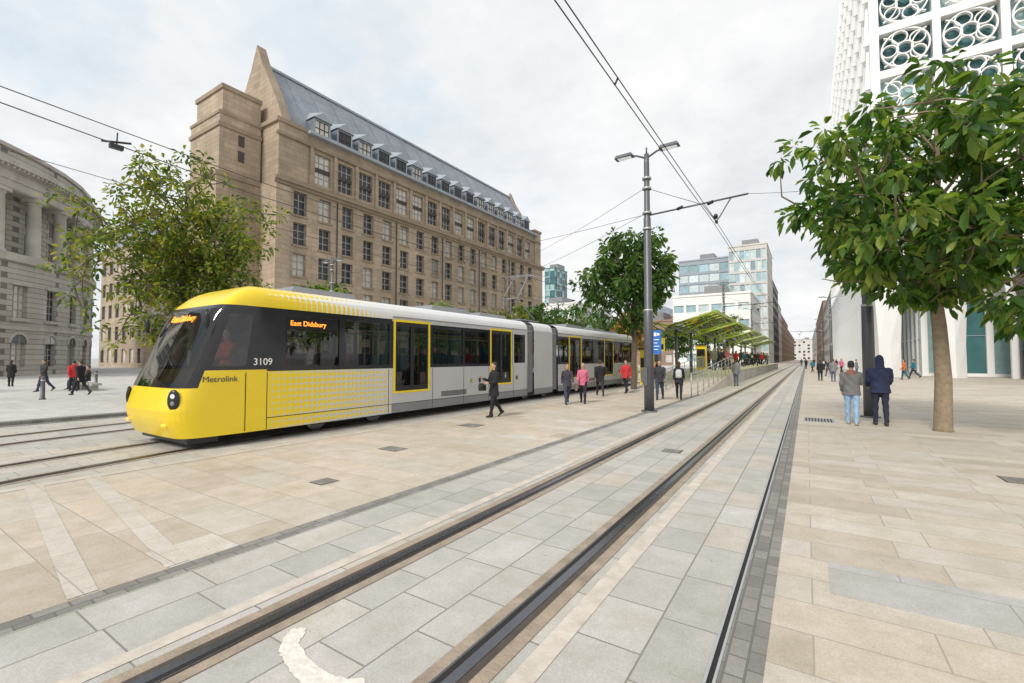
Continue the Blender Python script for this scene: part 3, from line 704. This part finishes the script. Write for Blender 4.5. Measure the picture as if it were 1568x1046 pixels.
for s in list(np.arange(2.3,5.1,.85))+list(np.arange(7.2,9.9,.85))+[11.9]+list(np.arange(18.6,21.3,.85))+list(np.arange(23.3,26.2,.85)):
    for x in(-.95,-.5,.5,.95):
        mb.box(x-.2,x+.2,s,s+.42,1.24,1.32,m_seat)
        mb.hexa([(x-.2,s+.40,1.3),(x+.2,s+.40,1.3),(x+.2,s+.47,1.3),(x-.2,s+.47,1.3),(x-.17,s+.48,1.92),(x+.17,s+.48,1.92),(x+.17,s+.53,1.92),(x-.17,s+.53,1.92)],m_seat)
        mb.box(x-.05,x+.05,s+.1,s+.3,.86,1.24,m_dgy)
for s in(5.3,6.95,10.05,11.65,16.75,18.35,21.45,23.05):
    for x in(-.75,.75): mb.tube([(x,s,.86),(x,s,2.95)],.02,m_yelr,8)
for x in(-.5,.5): mb.tube([(x,2,2.6),(x,12.6,2.6)],.018,m_yelr,6); mb.tube([(x,16,2.6),(x,26.3,2.6)],.018,m_yelr,6)
mb.box(-1.2,1.2,1.72,1.78,.86,2.95,m_tblk); mb.box(-1.0,1.0,.55,.95,1.0,1.28,m_tblk); mb.box(-.3,.3,1.55,1.7,.9,1.9,m_seat)
mb.obj('interior',tr)
mb=MB()
for x in(-1,1):
    n=V((x*.62,-.78,.03)).normalized(); t=V((-n.y,n.x,0)).normalized(); up=V((0,0,1)); c=V((x*1.10,.10,1.0))
    mb.ellip(c,t*.115,up*.21,n*.04,m_blk,16,8)
    mb.ellip(c+n*.036+up*.075,t*.04,up*.045,n*.015,m_lamp); mb.ellip(c+n*.036-up*.06,t*.04,up*.045,n*.015,m_dgy)
    mb.ellip(V((x*.9,.02,.52)),t*.05,up*.03,n*.02,m_org)
mb.tube([(.2,.15,1.3),(.15,.40,1.95)],.012,m_blk,6); mb.tube([(.15,.34,1.85),(.55,.28,1.6)],.01,m_blk,6)
for x in(-1,1):
    mb.obox((x*1.327,0,0),(0,1,0),(x,0,0),1.3,1.315,.28,1.5,0,.004,m_blk)
    mb.tube([(x*1.26,.62,2.78),(x*1.40,.5,2.74)],.015,m_blk,6); mb.ellip((x*1.43,.5,2.55),(.04,0,0),(0,.05,0),(0,0,.17),m_blk)
for (a,b,h,wd) in((2.6,4.6,.14,.75),(7.5,9.6,.16,.8),(10.2,12.2,.14,.75),(17.6,19.8,.16,.8),(21.2,23.4,.14,.75),(24.2,25.6,.12,.7)):
    mb.hexa([(-wd,a,3.40),(wd,a,3.40),(wd,b,3.40),(-wd,b,3.40),(-wd+.1,a+.15,3.44+h),(wd-.1,a+.15,3.44+h),(wd-.1,b-.15,3.44+h),(-wd+.1,b-.15,3.44+h)],m_dgy)
s0=13.4
mb.box(-.6,.6,s0,s0+1.6,3.5,3.56,m_dgy)
for x in(-.5,.5):
    for s in(s0+.1,s0+1.4): mb.tube([(x,s,3.42),(x,s,3.52)],.05,m_brown,8)
    mb.tube([(x,s0+1.4,3.6),(x*.8,s0+.1,4.5),(x*.75,s0+1.0,5.62)],[.035,.03,.025],m_dgy,6)
mb.tube([(-.4,s0+.1,4.5),(.4,s0+.1,4.5)],.03,m_dgy,6)
for ds in(0,.3): mb.tube([(-.85,s0+.85+ds,5.5),(-.6,s0+.85+ds,5.66),(.6,s0+.85+ds,5.66),(.85,s0+.85+ds,5.5)],.022,m_dgy,6)
mb.obj('lamps_and_pantograph',tr)
YT=((0,1,0),(0,0,1),(1,0,0))
text('fleet_number','3109',.21,m_txtw,YT,(HW+.006,1.45,1.66),tr)
q=math.radians(2.6)
text('side_lettering','Metrolink',.165,m_txtg,((math.sin(q),math.cos(q),0),(0,0,1),(math.cos(q),-math.sin(q),0)),(1.293,.50,1.33),tr)
text('side_destination_display','East Didsbury',.165,m_org,YT,(HW-.018,2.28,2.56),tr)
mb=MB(); mb.box(HW-.028,HW-.022,2.2,3.55,2.49,2.76,m_tblk); mb.obj('display_panel',tr)
qa=math.radians(25)
text('front_destination_display','East Didsbury',.2,m_org,((1,0,0),(0,math.sin(qa),math.cos(qa)),(0,-math.cos(qa),math.sin(qa))),(-.62,.655,2.6),tr)
# ---------------------------------------------------------------- people
pm={}
def cm(c,r=.85):
    k=(c,r)
    if k not in pm: pm[k]=simple('mat_cloth_%d'%len(pm),c,r,0,.3,9,.25,fine=25)
    return pm[k]
SKIN=cm((.50,.31,.22),.55)
def loft(mb,rings,mat,seg=14):
    b=len(mb.v); i=mb.mi(mat)
    for c,ax,ay in rings:
        for j in range(seg):
            t=2*math.pi*j/seg; mb.v.append(tuple(V(c)+V(ax)*math.cos(t)+V(ay)*math.sin(t)))
    for k in range(len(rings)-1):
        for j in range(seg):
            j2=(j+1)%seg; mb.f.append((b+k*seg+j,b+k*seg+j2,b+(k+1)*seg+j2,b+(k+1)*seg+j)); mb.m.append(i); mb.sm.append(True)
    e=b+(len(rings)-1)*seg
    mb.f.append(tuple(b+j for j in range(seg))[::-1]); mb.f.append(tuple(e+j for j in range(seg))); mb.m+=[i,i]; mb.sm+=[True,True]
def zr(z,rx,ry,yo=0,xo=0): return ((xo,yo,z),(rx,0,0),(0,ry,0))
def person_mesh(name,top,legs,hair=(.05,.035,.02),pose='walk',coat=.80,bulk=1.08,longhair=False,hood=None,hat=None,shoes=(.03,.03,.03),pack=None,bag=None,armpose=None,vox=.013,phase=1,female=False,stride=1.,hoodup=None,legang=None):
    T=cm(top);Lg=cm(legs);Hr=cm(hair,.6);Sh=cm(shoes,.5)
    mb=MB(); hands=MB(); fs=.92 if female else 1.
    bk=bulk
    if pose=='sit': coat=max(coat,.86)
    rings=[]
    if coat<.84: rings+= [zr(coat,.185*bk,.14*bk),zr((coat+.86)/2,.183*bk,.138*bk)]
    rings+=[zr(.87,.175*bk,.128*bk),zr(.98,.17*bk,.12*bk),zr(1.08,.158*bk*fs,.112*bk),zr(1.2,.168*bk*fs,.122*bk),zr(1.33,.185*bk*fs,.125*bk,-.005),zr(1.40,.175*bk**.7*fs,.112*bk,-.01),zr(1.45,.13*fs,.088,-.012),zr(1.49,.075,.07,-.008),zr(1.515,.06,.06,0)]
    loft(mb,rings,T)
    loft(mb,[zr(1.44,.05,.055,-.005),zr(1.50,.052,.055,.0),zr(1.57,.05,.055,.008)],SKIN)
    loft(mb,[zr(1.525,.028,.03,.05),zr(1.54,.045,.055,.03),zr(1.57,.058,.075,.015),zr(1.61,.067,.09,.004),zr(1.655,.074,.098,0),zr(1.70,.073,.097,-.003),zr(1.74,.058,.08,-.006),zr(1.765,.025,.035,-.006)],SKIN,18)
    loft(mb,[((0,.088,1.665),(.008,0,0),(0,0,.008)),((0,.107,1.625),(.015,0,0),(0,.003,.013)),((0,.118,1.612),(.008,0,0),(0,0,.007))],SKIN,8)
    for s in(-1,1):
        mb.ellip((s*.076,-.005,1.635),(.012,0,0),(0,.02,0),(0,0,.032),SKIN,8,6)
        hands.ellip((s*.030,.0885,1.652),(.013,0,0),(0,.007,0),(0,0,.006),cm((.03,.02,.015),.3),8,6)
    hands.ellip((0,.094,1.577),(.024,0,0),(0,.007,0),(0,0,.006),cm((.33,.12,.10),.5),8,6)
    hz=1.46 if longhair else 1.60
    if hat: loft(mb,[zr(1.66,.084,.108,-.006),zr(1.72,.082,.106,-.008),zr(1.765,.062,.082,-.008),zr(1.79,.02,.03,-.008)],cm(hat))
    if hoodup: loft(mb,[zr(1.44,.12,.09,-.05),zr(1.52,.095,.08,-.055),zr(1.60,.098,.088,-.045),zr(1.70,.094,.10,-.03),zr(1.76,.072,.085,-.028),zr(1.80,.025,.035,-.03)],cm(hoodup))
    loft(mb,[zr(hz,.06,.035,-.062),zr((hz+1.68)/2,.078,.062,-.048),zr(1.68,.081,.088,-.024),zr(1.725,.079,.096,-.014),zr(1.765,.055,.072,-.012),zr(1.785,.02,.03,-.012)],Hr)
    if hood is not None: loft(mb,[zr(1.40,.09,.05,-.11),zr(1.46,.13,.08,-.075),zr(1.51,.10,.06,-.07),zr(1.53,.06,.04,-.07)],cm(hood))
    if pose=='walk': ang=[(24*phase*stride,6 if phase>0 else 22),(-20*phase*stride,24 if phase>0 else 4)]
    elif pose=='sit': ang=[(84,88),(80,78)]
    else: ang=[(3,3),(-3,3)]
    if legang: ang=legang
    low=9; feet=[]
    for s,(th,kb) in zip((-1,1),ang):
        th=math.radians(th);kb=math.radians(kb)
        hip=V((s*.092,0,.92)); kn=hip+V((s*.01,math.sin(th),-math.cos(th)))*.43; an=kn+V((0,math.sin(th-kb),-math.cos(th-kb)))*.41
        feet.append((s,hip,kn,an,th-kb)); low=min(low,an.z)
    for s,hip,kn,an,la in feet:
        w=1.12
        def R(p,d,r):
            d=d.normalized(); x=V((1,0,0)); y=d.cross(x).normalized(); return (tuple(p),tuple(x*r),tuple(y*r*1.05))
        d1=kn-hip;d2=an-kn
        loft(mb,[R(hip+V((0,0,.03)),d1,.092*w),R(hip.lerp(kn,.35),d1,.085*w),R(hip.lerp(kn,.8),d1,.064*w),R(kn,d1+d2,.060*w),R(kn.lerp(an,.3),d2,.060*w),R(kn.lerp(an,.75),d2,.047*w),R(an+d2.normalized()*.015,d2,.05*w)],Lg,12)
        fp=la*.9 if an.z>low+.02 else 0.
        f=V((0,math.cos(fp),math.sin(fp))); up=V((0,-math.sin(fp),math.cos(fp)))
        a=an-up*.05
        loft(mb,[(tuple(a-f*.075+up*.0),(.028,0,0),tuple(up*.03)),(tuple(a-f*.04),(.038,0,0),tuple(up*.045)),(tuple(a+f*.03),(.042,0,0),tuple(up*.045)),(tuple(a+f*.11-up*.012),(.048,0,0),tuple(up*.032)),(tuple(a+f*.165-up*.018),(.042,0,0),tuple(up*.024)),(tuple(a+f*.195-up*.022),(.022,0,0),tuple(up*.014))],Sh,12)
    ap=armpose or {'walk':[(-22*phase,18),(20*phase,28)],'stand':[(4,20),(2,16)],'sit':[(25,60),(22,62)]}[pose]
    for s,(a,eb) in zip((-1,1),ap):
        a=math.radians(a);eb=math.radians(eb)
        sh=V((s*.182*fs*bk**.4,-.005,1.405)); el=sh+V((s*.13,math.sin(a),-math.cos(a))).normalized()*.285; wd=V((-s*.10 if eb>.7 else s*.0,math.sin(a+eb),-math.cos(a+eb))).normalized(); wr=el+wd*.245
        def R(p,d,r):
            d=d.normalized(); x=d.cross(V((0,1,0))) if abs(d.y)<.8 else d.cross(V((1,0,0))); x.normalize(); y=d.cross(x); return (tuple(p),tuple(x*r),tuple(y*r))
        d1=el-sh;w=bk*1.06
        loft(mb,[R(sh-d1*.12+V((-s*.04,0,0.02)),d1,.05*w),R(sh,d1,.060*w),R(sh.lerp(el,.4),d1,.054*w),R(sh.lerp(el,.85),d1,.047*w),R(el,d1+wd*.28,.046*w),R(el.lerp(wr,.35),wd,.045*w),R(wr-wd*.01,wd,.036*w)],T,12)
        pr=V((s,0,0)); pr=(pr-wd*pr.dot(wd)).normalized(); pn=wd.cross(pr)
        b=wr-wd*.03
        loft(hands,[(tuple(b),tuple(pn*.024),tuple(pr*.018)),(tuple(b+wd*.05),tuple(pn*.036),tuple(pr*.017)),(tuple(b+wd*.10),tuple(pn*.040),tuple(pr*.014)),(tuple(b+wd*.118),tuple(pn*.036),tuple(pr*.010))],SKIN,10)
        for k,ln in enumerate((.068,.078,.073,.056)):
            o=b+wd*.108+pn*(.029-.0193*k)
            c1=o+wd*ln*.5-pr*.006; c2=c1+wd*ln*.3-pr*.018; c3=c2+wd*ln*.12-pr*.018
            hands.tube([o-wd*.02,c1,c2,c3],[.0092,.0085,.0078,.006],SKIN,6)
        yo=1 if pn.y>0 else -1
        o=b+wd*.035+pn*yo*.026; hands.tube([o,o+wd*.03+pn*yo*.018-pr*.008,o+wd*.06+pn*yo*.02-pr*.016],[.012,.010,.008],SKIN,6)
        if bag and s==1:
            bc=wr+V((s*.05,0,-.28)); B=cm(bag,.6)
            loft(mb,[(tuple(bc+V((0,0,-.13))),(.05,0,0),(0,.14,0)),(tuple(bc),(.055,0,0),(0,.15,0)),(tuple(bc+V((0,0,.12))),(.03,0,0),(0,.13,0))],B,12)
            hands.tube([bc+V((0,-.09,.11)),wr+wd*.09,bc+V((0,.09,.11))],.008,B,6)
    if pack: loft(mb,[zr(1.02,.11,.05,-.17),zr(1.08,.14,.085,-.18),zr(1.3,.135,.085,-.18),zr(1.4,.10,.05,-.15)],cm(pack))
    me=bpy.data.meshes.new(name+'_src'); me.from_pydata(mb.v,[],mb.f); o=bpy.data.objects.new('tmp',me); scene.collection.objects.link(o)
    md=o.modifiers.new('r','REMESH'); md.mode='VOXEL'; md.voxel_size=vox
    sm=o.modifiers.new('s','SMOOTH'); sm.factor=.5; sm.iterations=2
    dg=bpy.context.evaluated_depsgraph_get(); ev=o.evaluated_get(dg); rm=bpy.data.meshes.new_from_object(ev)
    bvh=BVHTree.FromPolygons([V(x) for x in mb.v],mb.f)
    vs=[tuple(v.co) for v in rm.vertices]; fs_=[tuple(p.vertices) for p in rm.polygons]; mi=[]
    vs=[(x+.004*math.sin(z*31+y*17)*(z<1.48),y+.006*math.sin(z*27+x*29)*(z<1.48),z) for x,y,z in vs]
    for p in rm.polygons:
        h=bvh.find_nearest(p.center); mi.append(mb.m[h[2]])
    bpy.data.objects.remove(o); bpy.data.meshes.remove(me); bpy.data.meshes.remove(rm)
    off=len(vs); mats=list(mb.mats)
    for m in hands.mats:
        if m not in mats: mats.append(m)
    vs+=hands.v; fs_+=[tuple(i+off for i in f) for f in hands.f]; mi+=[mats.index(hands.mats[k]) for k in hands.m]
    mz=min(v[2] for v in vs); vs=[(x,y,z-mz) for x,y,z in vs]
    out=bpy.data.meshes.new(name); out.from_pydata(vs,[],fs_)
    for m in mats: out.materials.append(m)
    out.polygons.foreach_set('material_index',mi); out.polygons.foreach_set('use_smooth',[True]*len(fs_)); out.update()
    return out
def place(name,me,x,y,rz,h=1.75,z=.006,parent=None):
    o=bpy.data.objects.new(name,me); scene.collection.objects.link(o); o.location=(x,y,z); o.rotation_euler=(0,0,math.radians(rz)); s=h/1.78; o.scale=(s,s,s)
    if parent: o.parent=parent
    return o
navy=(.022,.03,.075); black=(.016,.016,.02); jean=(.27,.42,.60); grey=(.16,.155,.155)
place('man_in_navy_coat',person_mesh('p_navy',navy,(.02,.025,.045),pose='stand',coat=.82,bulk=1.26,hoodup=navy,armpose=[(10,45),(12,50)],legang=[(6,4),(-6,6)]),1.64,15.7,4,1.86)
place('man_in_grey_jacket',person_mesh('p_grey',grey,jean,hair=(.02,.02,.02),pose='stand',coat=.83,bulk=1.18,hood=(.22,.10,.08),hat=(.02,.02,.025),armpose=[(6,24),(20,70)],legang=[(8,4),(-8,8)],shoes=(.4,.38,.36)),1.01,15.44,-6,1.72)
place('woman_in_black_coat',person_mesh('p_black',black,black,hair=(.03,.02,.015),pose='walk',coat=.66,bulk=1.12,longhair=True,armpose=[(10,75),(20,95)],female=True,bag=(.02,.02,.02),stride=.55),-8.1,11.5,150,1.68)
pk=person_mesh('p_pink',(.60,.15,.24),(.02,.02,.03),hair=(.36,.24,.10),longhair=True,female=True,bag=(.4,.25,.2),stride=.7); place('woman_in_pink_jacket',pk,-7.55,16.9,200,1.62)
pd=person_mesh('p_dkw',(.05,.045,.06),(.05,.06,.1),hair=(.12,.06,.03),longhair=True,female=True,phase=-1,pack=(.35,.1,.15)); place('woman_in_dark_coat',pd,-7.95,16.3,215,1.62)
dm=person_mesh('p_dark',black,(.025,.025,.03),coat=.72,bulk=1.15); place('man_in_dark_coat',dm,-8.4,20.8,30,1.75)
rd=person_mesh('p_red',(.55,.035,.04),(.02,.02,.03),pose='walk',bulk=1.15,hood=(.5,.03,.035),stride=.6); place('woman_in_red_jacket',rd,-7.9,23.1,170,1.72); place('woman_in_red_jacket',rd,-7.3,25.6,20,1.66)
sdm=person_mesh('p_dk2',(.04,.04,.045),(.04,.05,.08),pose='walk',phase=-1,bag=(.6,.55,.5),stride=.8); place('pedestrian',sdm,-5.4,20.2,190,1.74)
wb=person_mesh('p_wb',(.03,.03,.04),(.02,.02,.025),pose='walk',pack=(.6,.58,.55),longhair=True,female=True); place('woman_with_backpack',wb,-4.75,20.9,10,1.7)
tl=person_mesh('p_teal',(.02,.18,.25),(.03,.03,.04),pose='walk',bulk=1.1,vox=.018); og=person_mesh('p_org',(.62,.16,.04),(.02,.12,.14),pose='walk',longhair=True,phase=-1,vox=.018,female=True,stride=.5)
gy=person_mesh('p_gy',(.2,.21,.22),(.10,.13,.2),pose='stand',vox=.018); bk=person_mesh('p_bk',black,black,pose='stand',coat=.62,longhair=True,vox=.018,female=True)
place('pedestrian',bk,.9,44.5,10,1.7); place('pedestrian',gy,1.7,43,-5,1.75); place('pedestrian',og,6.9,50.5,100,1.72); place('pedestrian',tl,8.2,55,80,1.78)
place('pedestrian',dm,-30,7.3,120,1.75); place('pedestrian',bk,-42.8,7.1,60,1.7); place('pedestrian',rd,-33.6,7.9,90,1.7); place('pedestrian',sdm,-34.9,7.0,200,1.75)
st_=person_mesh('p_sit',(.03,.03,.035),(.03,.04,.07),pose='sit',vox=.018); sr=person_mesh('p_sitr',(.45,.03,.03),(.02,.02,.03),pose='sit',vox=.018,longhair=True)
mb=MB(); mb.box(-37,-33,8.5,8.95,.3,.42,m_portp)
for x in(-36.6,-35,-33.5): mb.box(x-.12,x+.12,8.55,8.9,0,.3,m_portp)
mb.obj('stone_bench')
place('seated_person',st_,-36.0,8.7,180,1.75,.0); place('seated_person',sr,-35.2,8.7,190,1.68,.0); place('seated_person',st_,-34.4,8.7,170,1.75,0)
vr=[gy,bk,tl,dm,dm,sdm,pk,wb,bk]
rr=random.Random(4)
for i in range(44):
    y=36.5+i*1.15+rr.uniform(-.8,.8); place('waiting_passenger',rd if i in(6,17,30) else vr[(i*5+rr.randint(0,3))%9],rr.uniform(-7.8,-4.9),y,rr.uniform(0,360),rr.uniform(1.6,1.82),.93)
for x,y in ((.6,70),(2.2,82),(3.3,64),(4.2,95),(1.2,110),(-.1,92),(3.0,75),(-1.0,120),(1.8,56),(4.4,60)): place('pedestrian',vr[int(x*7+y)%9],x,y,rr.uniform(0,360),rr.uniform(1.62,1.82))
for x,y,i in((-7.9,28,1),(-9.0,33,5),(-3.9,33,0)): place('pedestrian',vr[i],x,y,rr.uniform(0,360),1.7,.006)
place('driver',person_mesh('p_drv',(.6,.08,.03),(.02,.02,.03),pose='sit',vox=.018),.55,1.3,180,1.85,.98,tr)
for i,(x,s) in enumerate([(.5,2.45),(.95,3.3),(-.5,3.3),(.5,4.15),(.95,7.35),(.5,8.2),(.95,9.05),(-.5,8.2),(.95,18.8),(.5,19.6),(.95,20.4),(.5,23.5),(.95,24.3)]):
    place('passenger_%d'%i,st_ if i%3 else sr,x,s+.15,180 ,1.7,.87,tr)
place('standing_passenger',gy,.45,6.1,90,1.72,.87,tr); place('standing_passenger_2',tl,.5,10.9,100,1.7,.87,tr)
# ---------------------------------------------------------------- tram stop platform
pf=empty('tram_stop_platform'); mb=MB()
mb.box(-8.7,-4.35,36,95,0,.9,m_portp); mb.box(-8.78,-4.27,36,95,.9,.93,m_concl)
mb.hexa([(-8.7,24,0),(-4.35,24,0),(-4.35,36,0),(-8.7,36,0),(-8.7,24,.02),(-4.35,24,.02),(-4.35,36,.92),(-8.7,36,.92)],m_concl)
for x in(-8.5,-4.5): mb.box(x-.03,x+.03,37,95,.931,.936,m_yelr)
mb.obj('platform',pf)
mb=MB()
def rz(y): return .02+.9*max(0,min(1,(y-24)/12))
for x in(-4.5,-6.4):
    ys=list(np.arange(22.2,36.1,1.5))
    for y in ys: mb.tube([(x,y,rz(y)-.02),(x,y,rz(y)+1.1)],.024,m_galv,6)
    for h in(1.1,.9,.62,.36,.12): mb.tube([(x,y,rz(y)+h) for y in ys],.02 if h>1 else .011,m_galv,6)
mb.obj('ramp_railings',pf)
mb=MB()
def canopy(x,y):
    for s in(-1,1):
        zb=rz(y+s*2.2)
        mb.tube([(x,y+s*2.2,zb),(x,y+s*2.2,3.6)],.09,m_pole,10)
        for t in(-1,1): mb.tube([(x,y+s*2.2,3.2),(x+t*2.1,y+s*2.2,4.18)],[.07,.03],m_canf,6)
    for t in(-1,1):
        mb.poly([(x,y-3.9,3.72),(x,y+3.9,3.72),(x+t*2.6,y+4.2,4.45),(x+t*2.6,y-4.2,4.45)],m_can)
        mb.box(*sorted((x+t*2.6,x+t*2.72)),y-4.2,y+4.2,4.36,4.54,m_canf)
        for s in(-1,1): mb.tube([(x,y+s*3.95,3.74),(x+t*2.6,y+s*4.2,4.47)],.07,m_canf,6)
        for yy in np.arange(-2.6,2.7,1.3): mb.tube([(x,y+yy,3.74),(x+t*2.6,y+yy*1.08,4.47)],.04,m_pole,5)
    mb.box(x-.12,x+.12,y-3.9,y+3.9,3.6,3.72,m_pole)
for y in(32,42,54,66,80): canopy(-6.9,y)
for y in(42,54,66):
    for k in(-1,0,1): mb.box(-7.25,-6.55,y+k*1.4-.5,y+k*1.4+.5,1.33,1.38,m_galv); mb.tube([(-6.9,y+k*1.4,.93),(-6.9,y+k*1.4,1.33)],.04,m_galv,6)
mb.obj('canopy_shelters',pf)
def tvm(x,y,z,h=1.9):
    mb=MB(); mb.hexa([(x-.35,y-.3,z),(x+.35,y-.3,z),(x+.35,y+.3,z),(x-.35,y+.3,z),(x-.35,y-.22,z+h),(x+.35,y-.22,z+h),(x+.35,y+.3,z+h),(x-.35,y+.3,z+h)],m_yel)
    mb.box(x-.28,x+.28,y-.34,y-.27,z+1.05,z+1.6,m_blk); mb.box(x-.28,x+.28,y-.335,y-.29,z+.2,z+.9,m_dgy); mb.box(x-.4,x+.4,y-.35,y+.35,z+h,z+h+.08,m_blk); mb.obj('ticket_machine')
tvm(-8.0,27.2,.22,2.1); tvm(-6.9,38,.93)
mb=MB(); mb.tube([(-6.9,26,.1),(-6.9,26,3.0)],.06,m_pole,8); mb.box(-7.15,-6.65,25.96,26.04,2.2,2.95,m_yel); mb.box(-7.1,-6.7,25.945,25.958,2.3,2.6,m_blk); mb.obj('tram_stop_sign')
# ---------------------------------------------------------------- poles, lamps, wires
def polelamp(x,y,sign=False,bracket=None,heads=((-1.0,.15),(1.0,.15)),H=8.85,name='street_lamp'):
    e=empty(name,(x,y,0)); mb=MB()
    mb.tube([(0,0,-.02),(0,0,.05)],.26,m_pole,18); mb.tube([(0,0,.05),(0,0,3.4),(0,0,3.45),(0,0,6.6),(0,0,6.65),(0,0,8.5),(0,0,H)],[.165,.155,.13,.12,.10,.09,.08],m_pole,16)
    for z in(3.4,6.2,6.75,7.6,7.95): mb.tube([(0,0,z),(0,0,z+.07)],.155,m_galv,16)
    for dx,dz in heads:
        mb.tube([(0,0,H-.15),(dx*.35,0,H+.02),(dx*.55,0,H+.06)],.035,m_pole,8)
        x0,x1=sorted((dx*.45,dx*1.1))
        mb.hexa([(x0,-.16,H+.03),(x1,-.16,H+.05),(x1,.16,H+.05),(x0,.16,H+.03),(x0+.04,-.11,H+.15),(x1-.06,-.11,H+.16),(x1-.06,.11,H+.16),(x0+.04,.11,H+.15)],m_pole)
        mb.box(x0+.1,x1-.08,-.1,.1,H+.015,H+.03,m_lamp)
    mb.tube([(0,0,H),(0,0,H+.22)],.03,m_pole,8)
    if bracket:
        mb.tube([(0,0,6.7),(bracket,0,6.85)],.03,m_pole,8); mb.tube([(0,0,7.65),(bracket*.55,0,6.79)],.01,m_pole,6)
        for q in(.32,.62): mb.tube([(bracket*q,0,6.74),(bracket*(q+.06),0,6.80)],.055,m_blk,8)
        c=bracket*.70; mb.tube([(c+.45,0,6.82),(c+.1,0,6.25),(c,0,6.12)],.02,m_pole,6); mb.tube([(c-.4,0,6.78),(c,0,6.15)],.015,m_pole,6)
        mb.ellip((c,0,6.3),(.07,0,0),(0,.09,0),(0,0,.09),m_blk,10,6); mb.ellip((c+.02,0,6.12),(.05,0,0),(0,.12,0),(0,0,.05),m_blk,10,6)
    if sign:
        mb.box(.14,.42,-.02,.02,1.95,2.75,m_sgn); mb.box(.19,.27,-.026,-.021,2.55,2.67,m_txtw); mb.box(.29,.37,-.026,-.021,2.57,2.65,m_txtw)
        for z,l in ((2.42,.36),(2.31,.30),(2.20,.37),(2.09,.33)): mb.box(.18,l,-.026,-.021,z,z+.022,m_txtw)
        mb.box(-.16,.0,-.19,-.155,.9,1.5,m_pole)
        mb.tube([(0,0,2.1),(.2,0,2.1)],.015,m_pole,6); mb.tube([(0,0,2.65),(.2,0,2.65)],.015,m_pole,6)
    mb.obj('column_and_luminaires',e); return e
polelamp(-4.5,15.5,True,3.1)
polelamp(1.6,17.7,False,None,heads=((-.9,.1),),H=8.2)
polelamp(-26.3,18.7,False,None,heads=((-.9,.1),(.9,.1)),H=8.2)
polelamp(-6.5,47,False,4.1); polelamp(-6.5,73,False,4.1); polelamp(2.4,64,False,None); polelamp(2.4,100,False,-4.9)
polelamp(2.4,140,False,-4.9)
mb=MB()
for dx,h0 in((0,6.0),(.05,6.09)):
    pts=[]
    for a,b in((-14,15.5),(15.5,47),(47,73),(73,100),(100,140)):
        for k in range(9):
            f=k/8; sag=(1-4*(f-.5)**2)*.12; pts.append((-2.4+dx,a+(b-a)*f,h0+.12-sag))
    mb.tube(pts,.009,m_wire,5)
mb.tube([(-2.39,6.6,6.0),(-2.36,6.66,6.13)],.016,m_blk,6)
mb.obj('overhead_contact_wire')
mb=MB()
Pw=[(-6.5,-8),(-9.0,-3),(-10.3,1.5),(-11.0,5.5),(-11.2,10),(-11.2,20),(-11.2,47),(-11.2,100)]
mb.tube([(x,y,5.72) for x,y in Pw],.010,m_wire,5); mb.tube([(x+.03,y,6.0-.08*math.sin(i*1.3)) for i,(x,y) in enumerate(Pw)],.009,m_wire,5)
mb.box(-10.78,-10.68,2.9,3.1,5.70,5.78,m_blk); mb.tube([(-10.8,2.8,5.80),(-10.65,3.2,5.86)],.02,m_blk,6); mb.tube([(-10.72,3,5.72),(-10.69,3,6.0)],.012,m_blk,6)
mb.obj('overhead_contact_wire')
def sw(a,b,sag=.5,r=.009):
    mb=MB(); a=V(a);b=V(b); mb.tube([a.lerp(b,k/12)-V((0,0,sag*(1-4*(k/12-.5)**2))) for k in range(13)],r,m_wire,5); mb.obj('span_wire')
sw((-4.5,15.5,7.7),(-45,62,18),1.2,.008); sw((-4.5,15.5,6.8),(-45,58,14.5),1.2,.008); sw((-4.5,15.5,6.75),(-26.3,18.7,7.4),.4,.008); sw((-26.3,18.7,7.6),(-45,27,14.5),.4,.012)
sw((-48,22.5,17.2),(-26.3,18.7,7.9),.6,.012); sw((-14,-6,6.6),(-15.6,40,6.3),.5,.008); sw((-15.6,40,6.3),(-45,60,14),.6,.014)
sw((-1.4,15.5,6.85),(1.6,17.7,7.2),.05,.007)
def bollard(x,y):
    mb=MB(); mb.tube([(x,y,0),(x,y,.06),(x,y,.07),(x,y,.92),(x,y,.98),(x,y,1.02)],[.12,.12,.085,.075,.08,.04],m_pole,12); mb.tube([(x,y,.82),(x,y,.87)],.081,m_galv,12); mb.obj('bollard')
for x,y in((-33.5,2.5),(-35.5,4.5),(-30,4.2),(-28,5.6),(-27,9.0),(-30,12.5),(-31,10.5),(-24,12),(-38,10),(5.0,52),(5.0,54.5),(5.0,57)): bollard(x,y)
print('objects',len(bpy.data.objects))
